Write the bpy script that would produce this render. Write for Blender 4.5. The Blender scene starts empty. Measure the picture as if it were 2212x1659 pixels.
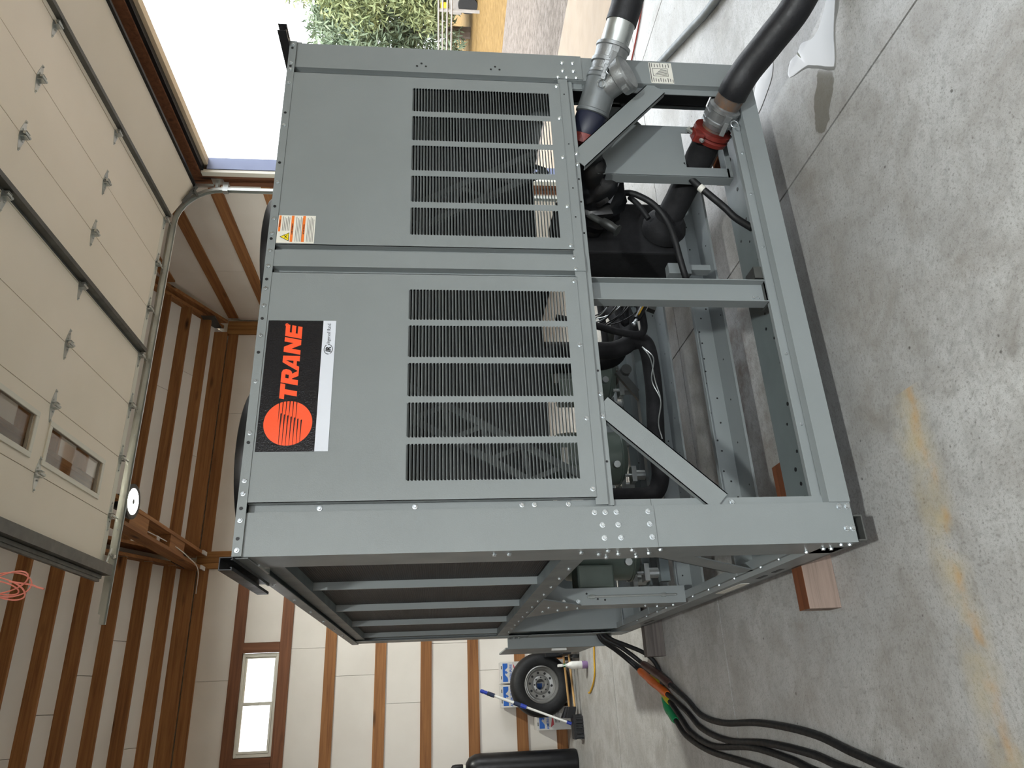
import bpy, math, random
from mathutils import Vector, Matrix
random.seed(7)
PI = math.pi
SC = bpy.context.scene
COL = SC.collection

# ------------------------------------------------------------------ camera
cam_data = bpy.data.cameras.new('camera')
cam_data.sensor_fit = 'HORIZONTAL'
cam_data.sensor_width = 36.0
cam_data.lens = 1556.81 * 36.0 / 2212.0
cam_data.clip_start = 0.05
cam_data.clip_end = 600
cam = bpy.data.objects.new('camera', cam_data)
COL.objects.link(cam)
cam.matrix_world = Matrix((
    (-0.0418503, 0.9138602, -0.4038663, -0.46755),
    (-0.0940775, -0.4060289, -0.9090049, -2.42398),
    (-0.9946849, -0.0000474, 0.1029661, 1.65308),
    (0, 0, 0, 1)))
SC.camera = cam

# ------------------------------------------------------------------ sky, sun, daylight portals, exposure
world = bpy.data.worlds.new('overcast_sky')
SC.world = world
world.use_nodes = True
wn = world.node_tree
wn.nodes.clear()
wo = wn.nodes.new('ShaderNodeOutputWorld')
wb = wn.nodes.new('ShaderNodeBackground')
wtc = wn.nodes.new('ShaderNodeTexCoord')
wnoise = wn.nodes.new('ShaderNodeTexNoise')
wnoise.inputs['Scale'].default_value = 1.6
wnoise.inputs['Detail'].default_value = 4
wr = wn.nodes.new('ShaderNodeValToRGB')
wr.color_ramp.elements[0].position = 0.3
wr.color_ramp.elements[0].color = (0.83, 0.90, 0.97, 1)
wr.color_ramp.elements[1].position = 0.7
wr.color_ramp.elements[1].color = (0.95, 0.975, 1.0, 1)
wn.links.new(wtc.outputs['Generated'], wnoise.inputs['Vector'])
wn.links.new(wnoise.outputs['Fac'], wr.inputs['Fac'])
wn.links.new(wr.outputs['Color'], wb.inputs['Color'])
wb.inputs['Strength'].default_value = 1.4
wn.links.new(wb.outputs['Background'], wo.inputs['Surface'])

def sun_light():
    l = bpy.data.lights.new('hazy_sun', 'SUN')
    l.energy = .75
    l.angle = math.radians(12)
    l.color = (1.0, 0.93, 0.82)
    o = bpy.data.objects.new('hazy_sun', l)
    COL.objects.link(o)
    o.rotation_euler = Vector((0.62, 0.42, -0.95)).to_track_quat('-Z', 'Y').to_euler()
    return o
sun_light()

def portal(name, loc, direction, sx, sy):
    l = bpy.data.lights.new(name, 'AREA')
    l.shape = 'RECTANGLE'
    l.size = sx
    l.size_y = sy
    l.cycles.is_portal = True
    o = bpy.data.objects.new(name, l)
    COL.objects.link(o)
    o.location = loc
    o.rotation_euler = Vector(direction).to_track_quat('-Z', 'Z').to_euler()
portal('doorway_portal', (5.45, 1.8, 2.1), (-1, 0, 0), 4.9, 4.3)
portal('added_doorway_portal', (-.7, -6.85, 2.1), (0, 1, 0), 5.0, 4.3)  # samples sky light through the doorway added behind the viewer

SC.view_settings.view_transform = 'Standard'
SC.view_settings.look = 'None'
SC.view_settings.gamma = 1.0
SC.view_settings.use_curve_mapping = False
SC.view_settings.exposure = 1.75
SC.cycles.use_denoising = True
SC.cycles.max_bounces = 7
SC.cycles.diffuse_bounces = 4
SC.cycles.transmission_bounces = 4
SC.cycles.glossy_bounces = 3
SC.cycles.use_adaptive_sampling = True
SC.cycles.adaptive_threshold = 0.1
SC.cycles.adaptive_min_samples = 16
SC.cycles.sample_clamp_indirect = 8.0

# ------------------------------------------------------------------ mesh helpers
class MB:
    def __init__(self):
        self.v = []; self.f = []; self.m = []; self.cur = 0
    def add(self, vs, fs):
        n = len(self.v)
        self.v += [tuple(p) for p in vs]
        for f in fs:
            self.f.append(tuple(i + n for i in f)); self.m.append(self.cur)
        return self
    def box(self, x0, x1, y0, y1, z0, z1):
        vs = [(x0,y0,z0),(x1,y0,z0),(x1,y1,z0),(x0,y1,z0),(x0,y0,z1),(x1,y0,z1),(x1,y1,z1),(x0,y1,z1)]
        return self.add(vs, [(3,2,1,0),(4,5,6,7),(0,1,5,4),(1,2,6,5),(2,3,7,6),(3,0,4,7)])
    def ext(self, poly, axis, a0, a1):
        """closed 2D polygon extruded along an axis (other two coords in x,y,z order)"""
        def mk(p, a):
            if axis == 'x': return (a, p[0], p[1])
            if axis == 'y': return (p[0], a, p[1])
            return (p[0], p[1], a)
        n = len(poly)
        vs = [mk(p, a0) for p in poly] + [mk(p, a1) for p in poly]
        fs = [tuple(range(n))[::-1], tuple(range(n, 2*n))]
        fs += [(i, (i+1) % n, n+(i+1) % n, n+i) for i in range(n)]
        return self.add(vs, fs)
    def sheet(self, line, t, axis, a0, a1):
        """folded sheet metal: open 2D polyline of thickness t extruded along an axis"""
        n = len(line); off = []
        L = [Vector(p) for p in line]
        for i in range(n):
            ns = []
            if i > 0:
                d = (L[i]-L[i-1]).normalized(); ns.append(Vector((-d.y, d.x)))
            if i < n-1:
                d = (L[i+1]-L[i]).normalized(); ns.append(Vector((-d.y, d.x)))
            m = sum(ns, Vector((0, 0)))
            m = m / max(0.2, m.length_squared / len(ns)) if len(ns) == 2 else m
            off.append(L[i] + m * t)
        for i in range(n-1):
            self.ext([tuple(L[i]), tuple(L[i+1]), tuple(off[i+1]), tuple(off[i])], axis, a0, a1)
        return self
    def hexa(self, a, b):
        """two quads (4 points each) joined to a solid"""
        return self.add(list(a)+list(b), [(3,2,1,0),(4,5,6,7),(0,1,5,4),(1,2,6,5),(2,3,7,6),(3,0,4,7)])
    def bar(self, p0, p1, w, h, up=(0, 0, 1)):
        p0 = Vector(p0); p1 = Vector(p1); d = (p1-p0).normalized()
        s = d.cross(Vector(up)).normalized(); u = s.cross(d)
        def q(p): return [p-s*w/2-u*h/2, p+s*w/2-u*h/2, p+s*w/2+u*h/2, p-s*w/2+u*h/2]
        return self.hexa(q(p0), q(p1))
    def lathe(self, prof, origin, axis, n=24, cap=True):
        """prof = [(r, distance along axis)]"""
        o = Vector(origin); a = Vector(axis).normalized()
        t = Vector((0, 0, 1)) if abs(a.z) < .9 else Vector((1, 0, 0))
        u = a.cross(t).normalized(); w = a.cross(u)
        vs = []; fs = []
        for r, h in prof:
            for k in range(n):
                th = 2*PI*k/n
                vs.append(o + a*h + (u*math.cos(th)+w*math.sin(th))*r)
        for i in range(len(prof)-1):
            for k in range(n):
                k2 = (k+1) % n
                fs.append((i*n+k, (i+1)*n+k, (i+1)*n+k2, i*n+k2))
        if cap:
            fs.append(tuple(range(n)))
            fs.append(tuple(range((len(prof)-1)*n, len(prof)*n))[::-1])
        return self.add(vs, fs)
    def cyl(self, p0, p1, r, r1=None, n=16):
        p0 = Vector(p0); p1 = Vector(p1)
        return self.lathe([(r, 0), (r if r1 is None else r1, (p1-p0).length)], p0, p1-p0, n)
    def tube(self, pts, r, n=12, smooth=True, closed=False, rad=None, bump=0.0):
        P = curve_pts(pts, closed) if smooth else [Vector(p) for p in pts]
        m = len(P); vs = []; fs = []
        prev = None
        for i in range(m):
            if closed: d = (P[(i+1) % m]-P[i-1]).normalized()
            else: d = (P[min(i+1, m-1)]-P[max(i-1, 0)]).normalized()
            if prev is None:
                t = Vector((0, 0, 1)) if abs(d.z) < .9 else Vector((1, 0, 0))
                u = d.cross(t).normalized()
            else:
                u = (prev - d*prev.dot(d)).normalized()
            prev = u
            w = d.cross(u)
            rr = r if rad is None else rad(i/(m-1))
            for k in range(n):
                th = 2*PI*k/n
                q = rr*(1+bump*(random.random()-.5))
                vs.append(P[i] + (u*math.cos(th)+w*math.sin(th))*q)
        for i in range(m if closed else m-1):
            for k in range(n):
                k2 = (k+1) % n; j = (i+1) % m
                fs.append((i*n+k, i*n+k2, j*n+k2, j*n+k))
        if not closed:
            fs.append(tuple(range(n))[::-1]); fs.append(tuple(range((m-1)*n, m*n)))
        return self.add(vs, fs)
    def torus(self, c, axis, R, r, n=24, k=8):
        a = Vector(axis).normalized()
        t = Vector((0, 0, 1)) if abs(a.z) < .9 else Vector((1, 0, 0))
        u = a.cross(t).normalized(); w = a.cross(u); c = Vector(c)
        return self.tube([c+(u*math.cos(2*PI*i/n)+w*math.sin(2*PI*i/n))*R for i in range(n)], r, k, False, True)
    def sphere(self, c, r, n=16, m=10, sz=1.0):
        prof = [(max(1e-4, r*math.sin(PI*i/m)), -r*sz*math.cos(PI*i/m)) for i in range(m+1)]
        return self.lathe(prof, c, (0, 0, 1), n)

def curve_pts(pts, closed=False, sub=7):
    P = [Vector(p) for p in pts]; n = len(P); out = []
    for i in range(n if closed else n-1):
        p0 = P[i-1] if (closed or i > 0) else P[0]*2-P[1]
        p1 = P[i]; p2 = P[(i+1) % n]
        p3 = P[(i+2) % n] if (closed or i < n-2) else P[-1]*2-P[-2]
        for s in range(sub):
            t = s/sub
            out.append(.5*((2*p1)+(p2-p0)*t+(2*p0-5*p1+4*p2-p3)*t*t+(3*p1-p0-3*p2+p3)*t**3))
    if not closed: out.append(P[-1])
    return out

def world_loc(o):
    l = Vector((0, 0, 0))
    while o is not None:
        l += o['_w'] if False else Vector(o.location); o = None
    return l

WLOC = {}
def mesh_of(name, mb, mats, smooth=False):
    me = bpy.data.meshes.new(name)
    me.from_pydata(mb.v, [], mb.f)
    ms = mats if isinstance(mats, (list, tuple)) else [mats]
    for m in ms: me.materials.append(m)
    if len(ms) > 1: me.polygons.foreach_set('material_index', mb.m)
    if smooth:
        me.polygons.foreach_set('use_smooth', [True]*len(me.polygons))
        me.set_sharp_from_angle(angle=math.radians(38))
    me.update()
    return me

def attach(o, parent):
    if parent is not None:
        o.parent = parent
        o.matrix_parent_inverse = Matrix.Translation(-WLOC[parent.name])

def build(name, mb, mats, parent=None, smooth=False, bevel=0, base=False):
    """links what mb holds as ONE mesh object with its origin at its middle (or base)"""
    xs = [p[0] for p in mb.v]; ys = [p[1] for p in mb.v]; zs = [p[2] for p in mb.v]
    c = Vector(((min(xs)+max(xs))/2, (min(ys)+max(ys))/2, min(zs) if (base or parent is None) else (min(zs)+max(zs))/2))
    mb.v = [(p[0]-c.x, p[1]-c.y, p[2]-c.z) for p in mb.v]
    o = bpy.data.objects.new(name, mesh_of(name, mb, mats, smooth))
    COL.objects.link(o)
    o.location = c
    WLOC[o.name] = c.copy()
    attach(o, parent)
    if bevel:
        b = o.modifiers.new('edge', 'BEVEL'); b.width = bevel; b.segments = 2; b.limit_method = 'ANGLE'
        b.harden_normals = False
    return o

def thing(name, label, cat, loc, group=None):
    o = bpy.data.objects.new(name, None); COL.objects.link(o)
    o.empty_display_size = .1
    o.location = loc; WLOC[o.name] = Vector(loc)
    return tag(o, label, cat, group)

def tag(o, label=None, cat=None, group=None, kind=None):
    if label: o['label'] = label
    if cat: o['category'] = cat
    if group: o['group'] = group
    if kind: o['kind'] = kind
    return o

def inst(mesh, name, loc, parent, rot=None, scale=None):
    o = bpy.data.objects.new(name, mesh); COL.objects.link(o)
    o.location = loc; WLOC[o.name] = Vector(loc)
    if rot is not None: o.rotation_euler = rot
    if scale is not None: o.scale = scale
    attach(o, parent)
    return o

def text_mesh(body, size, shear=0.0, bold=0.0, depth=0.0004, sx=1.0, align='LEFT'):
    cu = bpy.data.curves.new('txt', 'FONT')
    cu.body = body; cu.size = size; cu.shear = shear; cu.offset = bold; cu.extrude = depth
    cu.align_x = align; cu.align_y = 'BOTTOM_BASELINE'; cu.resolution_u = 3
    o = bpy.data.objects.new('txt', cu); COL.objects.link(o)
    dg = bpy.context.evaluated_depsgraph_get()
    me = bpy.data.meshes.new_from_object(o.evaluated_get(dg))
    bpy.data.objects.remove(o); bpy.data.curves.remove(cu)
    me.transform(Matrix.Scale(sx, 4, (1, 0, 0)))
    return me
def text_on(name, body, size, loc, parent, mat, rot=(PI/2, 0, 0), **kw):
    me = text_mesh(body, size, **kw)
    me.materials.clear(); me.materials.append(mat); me.name = name
    return inst(me, name, loc, parent, rot)

# ------------------------------------------------------------------ materials
def S(r, g, b):
    def f(c):
        c /= 255.0
        return c/12.92 if c <= .04045 else ((c+.055)/1.055)**2.4
    return (f(r), f(g), f(b), 1)

class NT:
    def __init__(self, name):
        self.mat = bpy.data.materials.new(name); self.mat.use_nodes = True
        self.t = self.mat.node_tree; self.n = self.t.nodes; self.n.clear()
        self.out = self.n.new('ShaderNodeOutputMaterial')
        self.b = self.n.new('ShaderNodeBsdfPrincipled')
        self.link(self.b.outputs[0], self.out.inputs[0])
        self._pos = None
    def link(self, a, b): self.t.links.new(a, b)
    def pos(self, scale=(1, 1, 1), rnd=False, obj=False):
        if obj:
            tc = self.n.new('ShaderNodeTexCoord'); src = tc.outputs['Object']
        else:
            g = self.n.new('ShaderNodeNewGeometry'); src = g.outputs['Position']
        if rnd:
            oi = self.n.new('ShaderNodeObjectInfo')
            ad = self.n.new('ShaderNodeVectorMath'); ad.operation = 'MULTIPLY_ADD'
            cb = self.n.new('ShaderNodeCombineXYZ')
            for i in range(3): self.link(oi.outputs['Random'], cb.inputs[i])
            self.link(cb.outputs[0], ad.inputs[0]); ad.inputs[1].default_value = (37, 53, 71)
            self.link(src, ad.inputs[2]); src = ad.outputs[0]
        m = self.n.new('ShaderNodeMapping'); m.inputs['Scale'].default_value = scale
        self.link(src, m.inputs['Vector'])
        return m.outputs[0]
    def noise(self, vec, scale, detail=4, rough=.55, dist=0):
        x = self.n.new('ShaderNodeTexNoise')
        x.inputs['Scale'].default_value = scale; x.inputs['Detail'].default_value = detail
        x.inputs['Roughness'].default_value = rough; x.inputs['Distortion'].default_value = dist
        self.link(vec, x.inputs['Vector']); return x.outputs['Fac']
    def voro(self, vec, scale, feat='F1', out='Distance'):
        x = self.n.new('ShaderNodeTexVoronoi'); x.feature = feat
        x.inputs['Scale'].default_value = scale
        self.link(vec, x.inputs['Vector']); return x.outputs[out]
    def ramp(self, fac, stops):
        r = self.n.new('ShaderNodeValToRGB'); e = r.color_ramp.elements
        while len(e) < len(stops): e.new(.5)
        for i, (p, c) in enumerate(sorted(stops, key=lambda q: q[0])):
            e[i].position = p; e[i].color = c if len(c) == 4 else (*c, 1)
        self.link(fac, r.inputs['Fac']); return r.outputs['Color']
    def mask(self, fac, lo, hi):
        return self.ramp(fac, [(lo, (0, 0, 0, 1)), (hi, (1, 1, 1, 1))])
    def mix(self, fac, a, b, mode='MIX'):
        x = self.n.new('ShaderNodeMix'); x.data_type = 'RGBA'; x.blend_type = mode
        for sock, v in ((x.inputs[0], fac), (x.inputs[6], a), (x.inputs[7], b)):
            if hasattr(v, 'links') or hasattr(v, 'is_linked'): self.link(v, sock)
            else: sock.default_value = v
        return x.outputs[2]
    def math(self, op, a, b=0.0, c=None):
        x = self.n.new('ShaderNodeMath'); x.operation = op
        for i, v in enumerate((a, b, c)):
            if v is None: continue
            if hasattr(v, 'is_linked'): self.link(v, x.inputs[i])
            else: x.inputs[i].default_value = v
        return x.outputs[0]
    def bump(self, h, strength=.2, dist=.01):
        x = self.n.new('ShaderNodeBump'); x.inputs['Strength'].default_value = strength
        x.inputs['Distance'].default_value = dist
        self.link(h, x.inputs['Height']); self.link(x.outputs[0], self.b.inputs['Normal'])
    def set(self, **k):
        for a, v in k.items():
            s = self.b.inputs[{'col': 'Base Color', 'rough': 'Roughness', 'metal': 'Metallic', 'spec': 'Specular IOR Level',
                               'trans': 'Transmission Weight', 'ior': 'IOR', 'coat': 'Coat Weight', 'alpha': 'Alpha',
                               'ecol': 'Emission Color', 'estr': 'Emission Strength', 'sheen': 'Sheen Weight'}[a]]
            if hasattr(v, 'is_linked'): self.link(v, s)
            else: s.default_value = v

def simple(name, col, rough=.5, metal=0.0, var=.12, scale=6, bump=0.0, bscale=60, spec=.5):
    m = NT(name)
    p = m.pos()
    n = m.noise(p, scale, 4)
    d = tuple(c*(1-var) for c in col[:3])+(1,); l = tuple(min(1, c*(1+var)) for c in col[:3])+(1,)
    m.set(col=m.ramp(n, [(.3, d), (.7, l)]), metal=metal, spec=spec)
    m.set(rough=m.ramp(m.noise(p, scale*2.3, 3), [(.3, (max(0, rough-.07),)*3), (.7, (min(1, rough+.07),)*3)]))
    if bump: m.bump(m.noise(p, bscale, 3), bump, .004)
    return m.mat

def wood(name, axis, light, dark, rough=.65):
    m = NT(name)
    sc = {'x': (.35, 9, 9), 'y': (9, .35, 9), 'z': (9, 9, .35)}[axis]
    p = m.pos(sc, rnd=True)
    g = m.noise(p, 3.2, 8, .62, .6)
    c = m.ramp(g, [(.28, dark), (.48, tuple(.5*(a+b) for a, b in zip(dark, light))), (.72, light)])
    sk = {'x': (1.3, 5, 5), 'y': (5, 1.3, 5), 'z': (5, 5, 1.3)}[axis]
    pk = m.pos(sk, rnd=True)
    k = m.voro(pk, .9)
    c = m.mix(m.mask(k, .16, .05), c, tuple(x*.28 for x in dark[:3])+(1,))
    oi = m.n.new('ShaderNodeObjectInfo')
    c = m.mix(oi.outputs['Random'], c, (.72, .68, .64, 1), 'MULTIPLY')
    m.set(col=c, rough=rough, spec=.3)
    m.bump(g, .25, .003)
    return m.mat

M = {}
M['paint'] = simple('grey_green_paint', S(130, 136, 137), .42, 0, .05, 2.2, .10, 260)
M['paint_shaded'] = simple('grey_green_paint_shaded', S(108, 117, 119), .45, 0, .08, 3.5, .10, 200)  # same paint, darkened to carry the shade inside the chiller
M['zinc'] = simple('zinc_bolt', S(205, 212, 216), .28, .9, .05, 30)
M['galv'] = simple('galvanised_steel', S(188, 193, 192), .34, .85, .12, 9)
M['track'] = simple('galvanised_track', S(200, 204, 200), .38, .7, .08, 7)
M['strutbar'] = simple('dark_galvanised_strut', S(96, 98, 96), .42, .6, .15, 8)
M['black'] = simple('black_plastic', S(14, 15, 18), .38, 0, .2, 8)
M['blackm'] = simple('black_steel', S(30, 31, 34), .35, .3, .15, 6)
M['rubber'] = simple('black_rubber', S(19, 20, 22), .6, 0, .25, 14, .25, 90)
M['foam'] = simple('black_foam_insulation', S(17, 17, 20), .8, 0, .25, 9, .4, 45)
M['hose'] = simple('black_hose_cloth', S(15, 16, 21), .55, 0, .25, 10, .35, 60)
M['alu'] = simple('cast_aluminium', S(150, 153, 154), .42, .75, .15, 18, .25, 120)
M['pipe_grey'] = simple('grey_painted_pipe', S(116, 121, 123), .45, .35, .12, 7, .1, 50)
M['navy'] = simple('dark_blue_pipe_band', S(32, 36, 54), .45, 0, .2, 8)
M['red'] = simple('red_coupling_paint', S(116, 40, 33), .42, .1, .25, 14, .3, 60)
M['redbright'] = simple('red_plastic', S(196, 40, 34), .45, 0, .1, 8)
M['rusty'] = None
M['sign_black'] = None
M['sign_white'] = simple('sign_white', S(214, 219, 228), .35, 0, .03, 5)
M['sign_red'] = simple('sign_orange_red', S(255, 88, 45), .38, 0, .02, 5, .12, 120)
M['ink'] = simple('black_ink', S(24, 25, 28), .5, 0, .05, 5)
M['paper'] = simple('label_paper', S(226, 224, 214), .6, 0, .03, 20)
M['orange'] = simple('label_orange', S(238, 122, 42), .55, 0, .03, 20)
M['yellow'] = simple('label_yellow', S(246, 222, 30), .5, 0, .03, 20)
M['cord_yellow'] = simple('yellow_cord', S(214, 164, 30), .5, 0, .1, 20)
M['lab_grey'] = simple('label_grey_print', S(120, 118, 114), .7, 0, .1, 60)
M['orange_pl'] = simple('orange_connector', S(206, 98, 30), .5, 0, .12, 20)
M['brown_pl'] = simple('brown_connector', S(66, 42, 38), .5, 0, .12, 20)
M['green_pl'] = simple('green_connector', S(28, 128, 80), .5, 0, .12, 20)
M['yellow_pl'] = simple('yellow_connector', S(176, 168, 30), .5, 0, .12, 20)
M['osb'] = simple('plywood_sheathing', S(112, 86, 60), .7, 0, .18, 1.5)
M['pink'] = simple('pink_wire', S(232, 140, 124), .5, 0, .08, 30)
M['redcord'] = simple('red_cord', S(150, 62, 52), .6, 0, .1, 30)
M['vinyl'] = simple('white_vinyl', S(222, 220, 208), .35, 0, .03, 4)
M['door'] = None
M['blue_trim'] = simple('slate_blue_metal_trim', S(112, 122, 152), .4, .1, .05, 3)
M['buff_trim'] = simple('buff_metal_trim', S(226, 208, 180), .45, 0, .05, 3)
M['green_comp'] = simple('grey_green_compressor', S(104, 116, 108), .4, .1, .12, 6)
M['copper'] = simple('copper_tube', S(150, 96, 66), .4, .8, .15, 9)
M['wheel'] = simple('silver_wheel_steel', S(150, 150, 148), .4, .6, .1, 8)
M['card'] = simple('white_carton', S(214, 212, 208), .65, 0, .05, 8)
M['blue'] = simple('print_blue', S(30, 96, 186), .5, 0, .05, 12)
M['print_red'] = simple('print_red', S(192, 62, 70), .5, 0, .05, 12)
M['bluepl'] = simple('blue_plastic', S(40, 64, 168), .4, 0, .08, 12)
M['navygrip'] = simple('navy_foam_grip', S(40, 50, 76), .8, 0, .1, 12)
M['whitepl'] = simple('white_plastic', S(232, 232, 228), .4, 0, .03, 12)
M['purple'] = simple('purple_liquid', S(140, 112, 156), .3, 0, .08, 12)
M['grate'] = simple('inner_galvanised_brace', S(74, 78, 78), .45, .3, .15, 12)

L1, D1 = S(182, 130, 82), S(128, 84, 52)
M['wx'] = wood('pine_along_x', 'x', L1, D1)
M['wy'] = wood('pine_along_y', 'y', L1, D1)
M['wz'] = wood('pine_along_z', 'z', S(190, 142, 88), S(138, 94, 54))
M['wr'] = wood('red_brown_trim_wood', 'x', S(140, 94, 66), S(98, 62, 44))
M['wrz'] = wood('red_brown_trim_wood_upright', 'z', S(140, 94, 66), S(98, 62, 44))
M['whdl'] = wood('broom_handle_wood', 'x', S(214, 176, 120), S(184, 142, 90))
M['block'] = wood('weathered_timber_end', 'x', S(186, 168, 158), S(112, 98, 92), .85)
M['blocktop'] = wood('red_brown_timber', 'x', S(140, 88, 58), S(104, 62, 40), .8)
M['blockgrey'] = wood('grey_weathered_timber', 'x', S(122, 114, 110), S(70, 66, 64), .85)

m = NT('rusty_steel'); p = m.pos()
n = m.noise(p, 22, 6)
m.set(col=m.ramp(n, [(.35, S(96, 92, 90)), (.55, S(112, 90, 74)), (.7, S(128, 88, 62))]), metal=.4, rough=.6)
m.bump(n, .3, .003); M['rusty'] = m.mat

m = NT('embossed_black_sign'); p = m.pos()
m.set(col=S(30, 30, 32), rough=.22, spec=.5)
m.bump(m.noise(p, 170, 2), .45, .002); M['sign_black'] = m.mat

m = NT('almond_door_skin'); p = m.pos()
n = m.noise(p, 240, 2)
m.set(col=m.ramp(m.noise(p, .9, 3), [(.3, S(232, 223, 206)), (.7, S(240, 231, 216))]), rough=.5)
m.bump(n, .16, .003); M['door'] = m.mat

m = NT('white_foam_board'); p = m.pos(rnd=True)
n = m.noise(p, 1.1, 4)
c = m.ramp(n, [(.3, S(226, 220, 212)), (.7, S(238, 233, 226))])
oi = m.n.new('ShaderNodeObjectInfo')
c = m.mix(m.math('MULTIPLY', oi.outputs['Random'], .10), c, S(200, 190, 178))
m.set(col=c, rough=.75, spec=.25)
m.bump(m.noise(p, 120, 2), .12, .002); M['board'] = m.mat

m = NT('coil_fins'); p = m.pos()
w = m.n.new('ShaderNodeTexWave'); w.wave_type = 'BANDS'; w.bands_direction = 'Z'
w.inputs['Scale'].default_value = 34; m.link(p, w.inputs['Vector'])
w2 = m.n.new('ShaderNodeTexWave'); w2.wave_type = 'BANDS'; w2.bands_direction = 'Y'
w2.inputs['Scale'].default_value = 90; m.link(p, w2.inputs['Vector'])
h = m.math('ADD', w.outputs['Fac'], m.math('MULTIPLY', w2.outputs['Fac'], .35))
m.set(col=m.ramp(h, [(.15, S(10, 10, 12)), (.9, S(44, 44, 46))]), metal=.2, rough=.5)
m.bump(h, .6, .006); M['coil'] = m.mat

def concrete():
    m = NT('stained_concrete')
    p = m.pos()
    base = m.ramp(m.noise(p, .55, 6, .6, .4), [(.28, S(152, 152, 150)), (.5, S(180, 180, 178)), (.74, S(202, 202, 200))])
    mid = m.noise(p, 3.4, 8, .66, .8)
    c = m.mix(m.mask(mid, .46, .72), base, S(150, 146, 140))
    blot = m.voro(m.pos((1, 1.3, 1)), 5.5, 'SMOOTH_F1')
    c = m.mix(m.math('MULTIPLY', m.mask(blot, .42, .2), .28), c, S(140, 137, 132))
    fine = m.noise(p, 95, 4, .7)
    c = m.mix(m.math('MULTIPLY', m.mask(fine, .52, .68), .75), c, S(124, 120, 114))
    f2 = m.noise(p, 24, 5, .7)
    c = m.mix(m.math('MULTIPLY', m.mask(f2, .50, .66), .5), c, S(134, 132, 128))
    sp2 = m.voro(p, 30.0)
    c = m.mix(m.math('MULTIPLY', m.math('MULTIPLY', m.mask(sp2, .16, .06), m.mask(m.noise(p, 1.3, 3), .45, .6)), .6), c, S(84, 78, 72))
    f3 = m.noise(p, 330, 3, .7)
    c = m.mix(m.math('MULTIPLY', m.mask(f3, .54, .66), .6), c, S(118, 114, 108))
    spots = m.voro(p, 7.0)
    c = m.mix(m.math('MULTIPLY', m.mask(m.math('ADD', spots, m.math('MULTIPLY', m.math('SUBTRACT', m.noise(p, 60, 3), .5), .08)), .05, .025), .8), c, S(70, 64, 60))
    # long scuffs left by machines rolled along the slab
    sc = m.noise(m.pos((.45, 9, 1)), 2.6, 7, .7)
    c = m.mix(m.math('MULTIPLY', m.mask(sc, .54, .74), .32), c, S(134, 126, 116))
    sd = m.noise(m.pos((1.6, 26, 1)), 3.4, 5, .7)
    c = m.mix(m.math('MULTIPLY', m.mask(sd, .66, .76), .35), c, S(90, 84, 78))
    # rust run lying along one straight line of the slab
    sep = m.n.new('ShaderNodeSeparateXYZ'); m.link(p, sep.inputs[0])
    wob = m.noise(m.pos((3, 1, 1)), 2.2, 4)
    yy = m.math('ADD', sep.outputs['Y'], m.math('MULTIPLY', m.math('SUBTRACT', wob, .5), .09))
    def band(centre, half):
        d = m.math('ABSOLUTE', m.math('SUBTRACT', yy, centre))
        return m.mask(d, half, half*.15)
    lim = m.math('MULTIPLY', m.mask(sep.outputs['X'], .52, .40) if False else m.math('LESS_THAN', sep.outputs['X'], .49), m.math('GREATER_THAN', sep.outputs['X'], -2.5))
    patch = m.mask(m.noise(m.pos((1, 1, 1)), 4.5, 4), .38, .62)
    halo = m.math('MULTIPLY', m.math('MULTIPLY', band(-.20, .11), lim), m.math('MULTIPLY', patch, .5))
    c = m.mix(halo, c, S(196, 178, 128))
    core = m.math('MULTIPLY', m.math('MULTIPLY', band(-.225, .035), lim), m.math('MULTIPLY', m.mask(m.noise(p, 7.5, 4), .42, .62), .6))
    c = m.mix(core, c, S(188, 146, 84))
    # brown oil under the machine
    ox = m.math('SUBTRACT', sep.outputs['X'], 1.15); oy = m.math('SUBTRACT', sep.outputs['Y'], 1.05)
    od = m.math('SQRT', m.math('ADD', m.math('MULTIPLY', ox, ox), m.math('MULTIPLY', m.math('MULTIPLY', oy, oy), 3.0)))
    oil = m.math('MULTIPLY', m.mask(od, 1.0, .2), m.mask(m.noise(p, 5.0, 6, .7), .45, .66))
    c = m.mix(m.math('MULTIPLY', oil, .7), c, S(96, 76, 60))
    # damp run-off beside the puddle
    wx = m.math('SUBTRACT', sep.outputs['X'], 1.87); wy = m.math('SUBTRACT', sep.outputs['Y'], -.235)
    a = m.math('ADD', m.math('MULTIPLY', wx, .85), m.math('MULTIPLY', wy, -.5))
    b = m.math('ADD', m.math('MULTIPLY', wx, .5), m.math('MULTIPLY', wy, .85))
    wd = m.math('SQRT', m.math('ADD', m.math('MULTIPLY', a, a), m.math('MULTIPLY', m.math('MULTIPLY', b, b), 5.0)))
    wd = m.math('ADD', wd, m.math('MULTIPLY', m.math('SUBTRACT', m.noise(p, 9, 3), .5), .16))
    wet = m.mask(wd, .175, .155)
    c = m.mix(m.math('MULTIPLY', wet, .75), c, S(112, 108, 98))
    m.set(col=c, spec=.45)
    rb = m.ramp(m.noise(p, 1.7, 5), [(.3, (.34,)*3), (.7, (.56,)*3)])
    m.set(rough=m.mix(wet, rb, (.15, .15, .15, 1)))
    m.bump(m.math('ADD', m.math('MULTIPLY', mid, .6), m.math('MULTIPLY', fine, .5)), .10, .006)
    return m.mat
M['concrete'] = concrete()
M['joint'] = simple('dark_joint', S(58, 50, 48), .9, 0, .1, 20)
M['apron'] = simple('sunlit_apron_concrete', S(140, 124, 105), .8, 0, .08, 2, .2, 30)
def ground(name, stops, scale, bs, bd):
    m = NT(name); p = m.pos()
    n = m.noise(p, scale, 8, .7)
    k = m.noise(p, scale*.06, 4)
    c = m.mix(m.math('MULTIPLY', k, .5), m.ramp(n, stops), stops[0][1])
    m.set(col=c, rough=.95, spec=.1); m.bump(n, bs, bd); return m.mat
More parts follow.
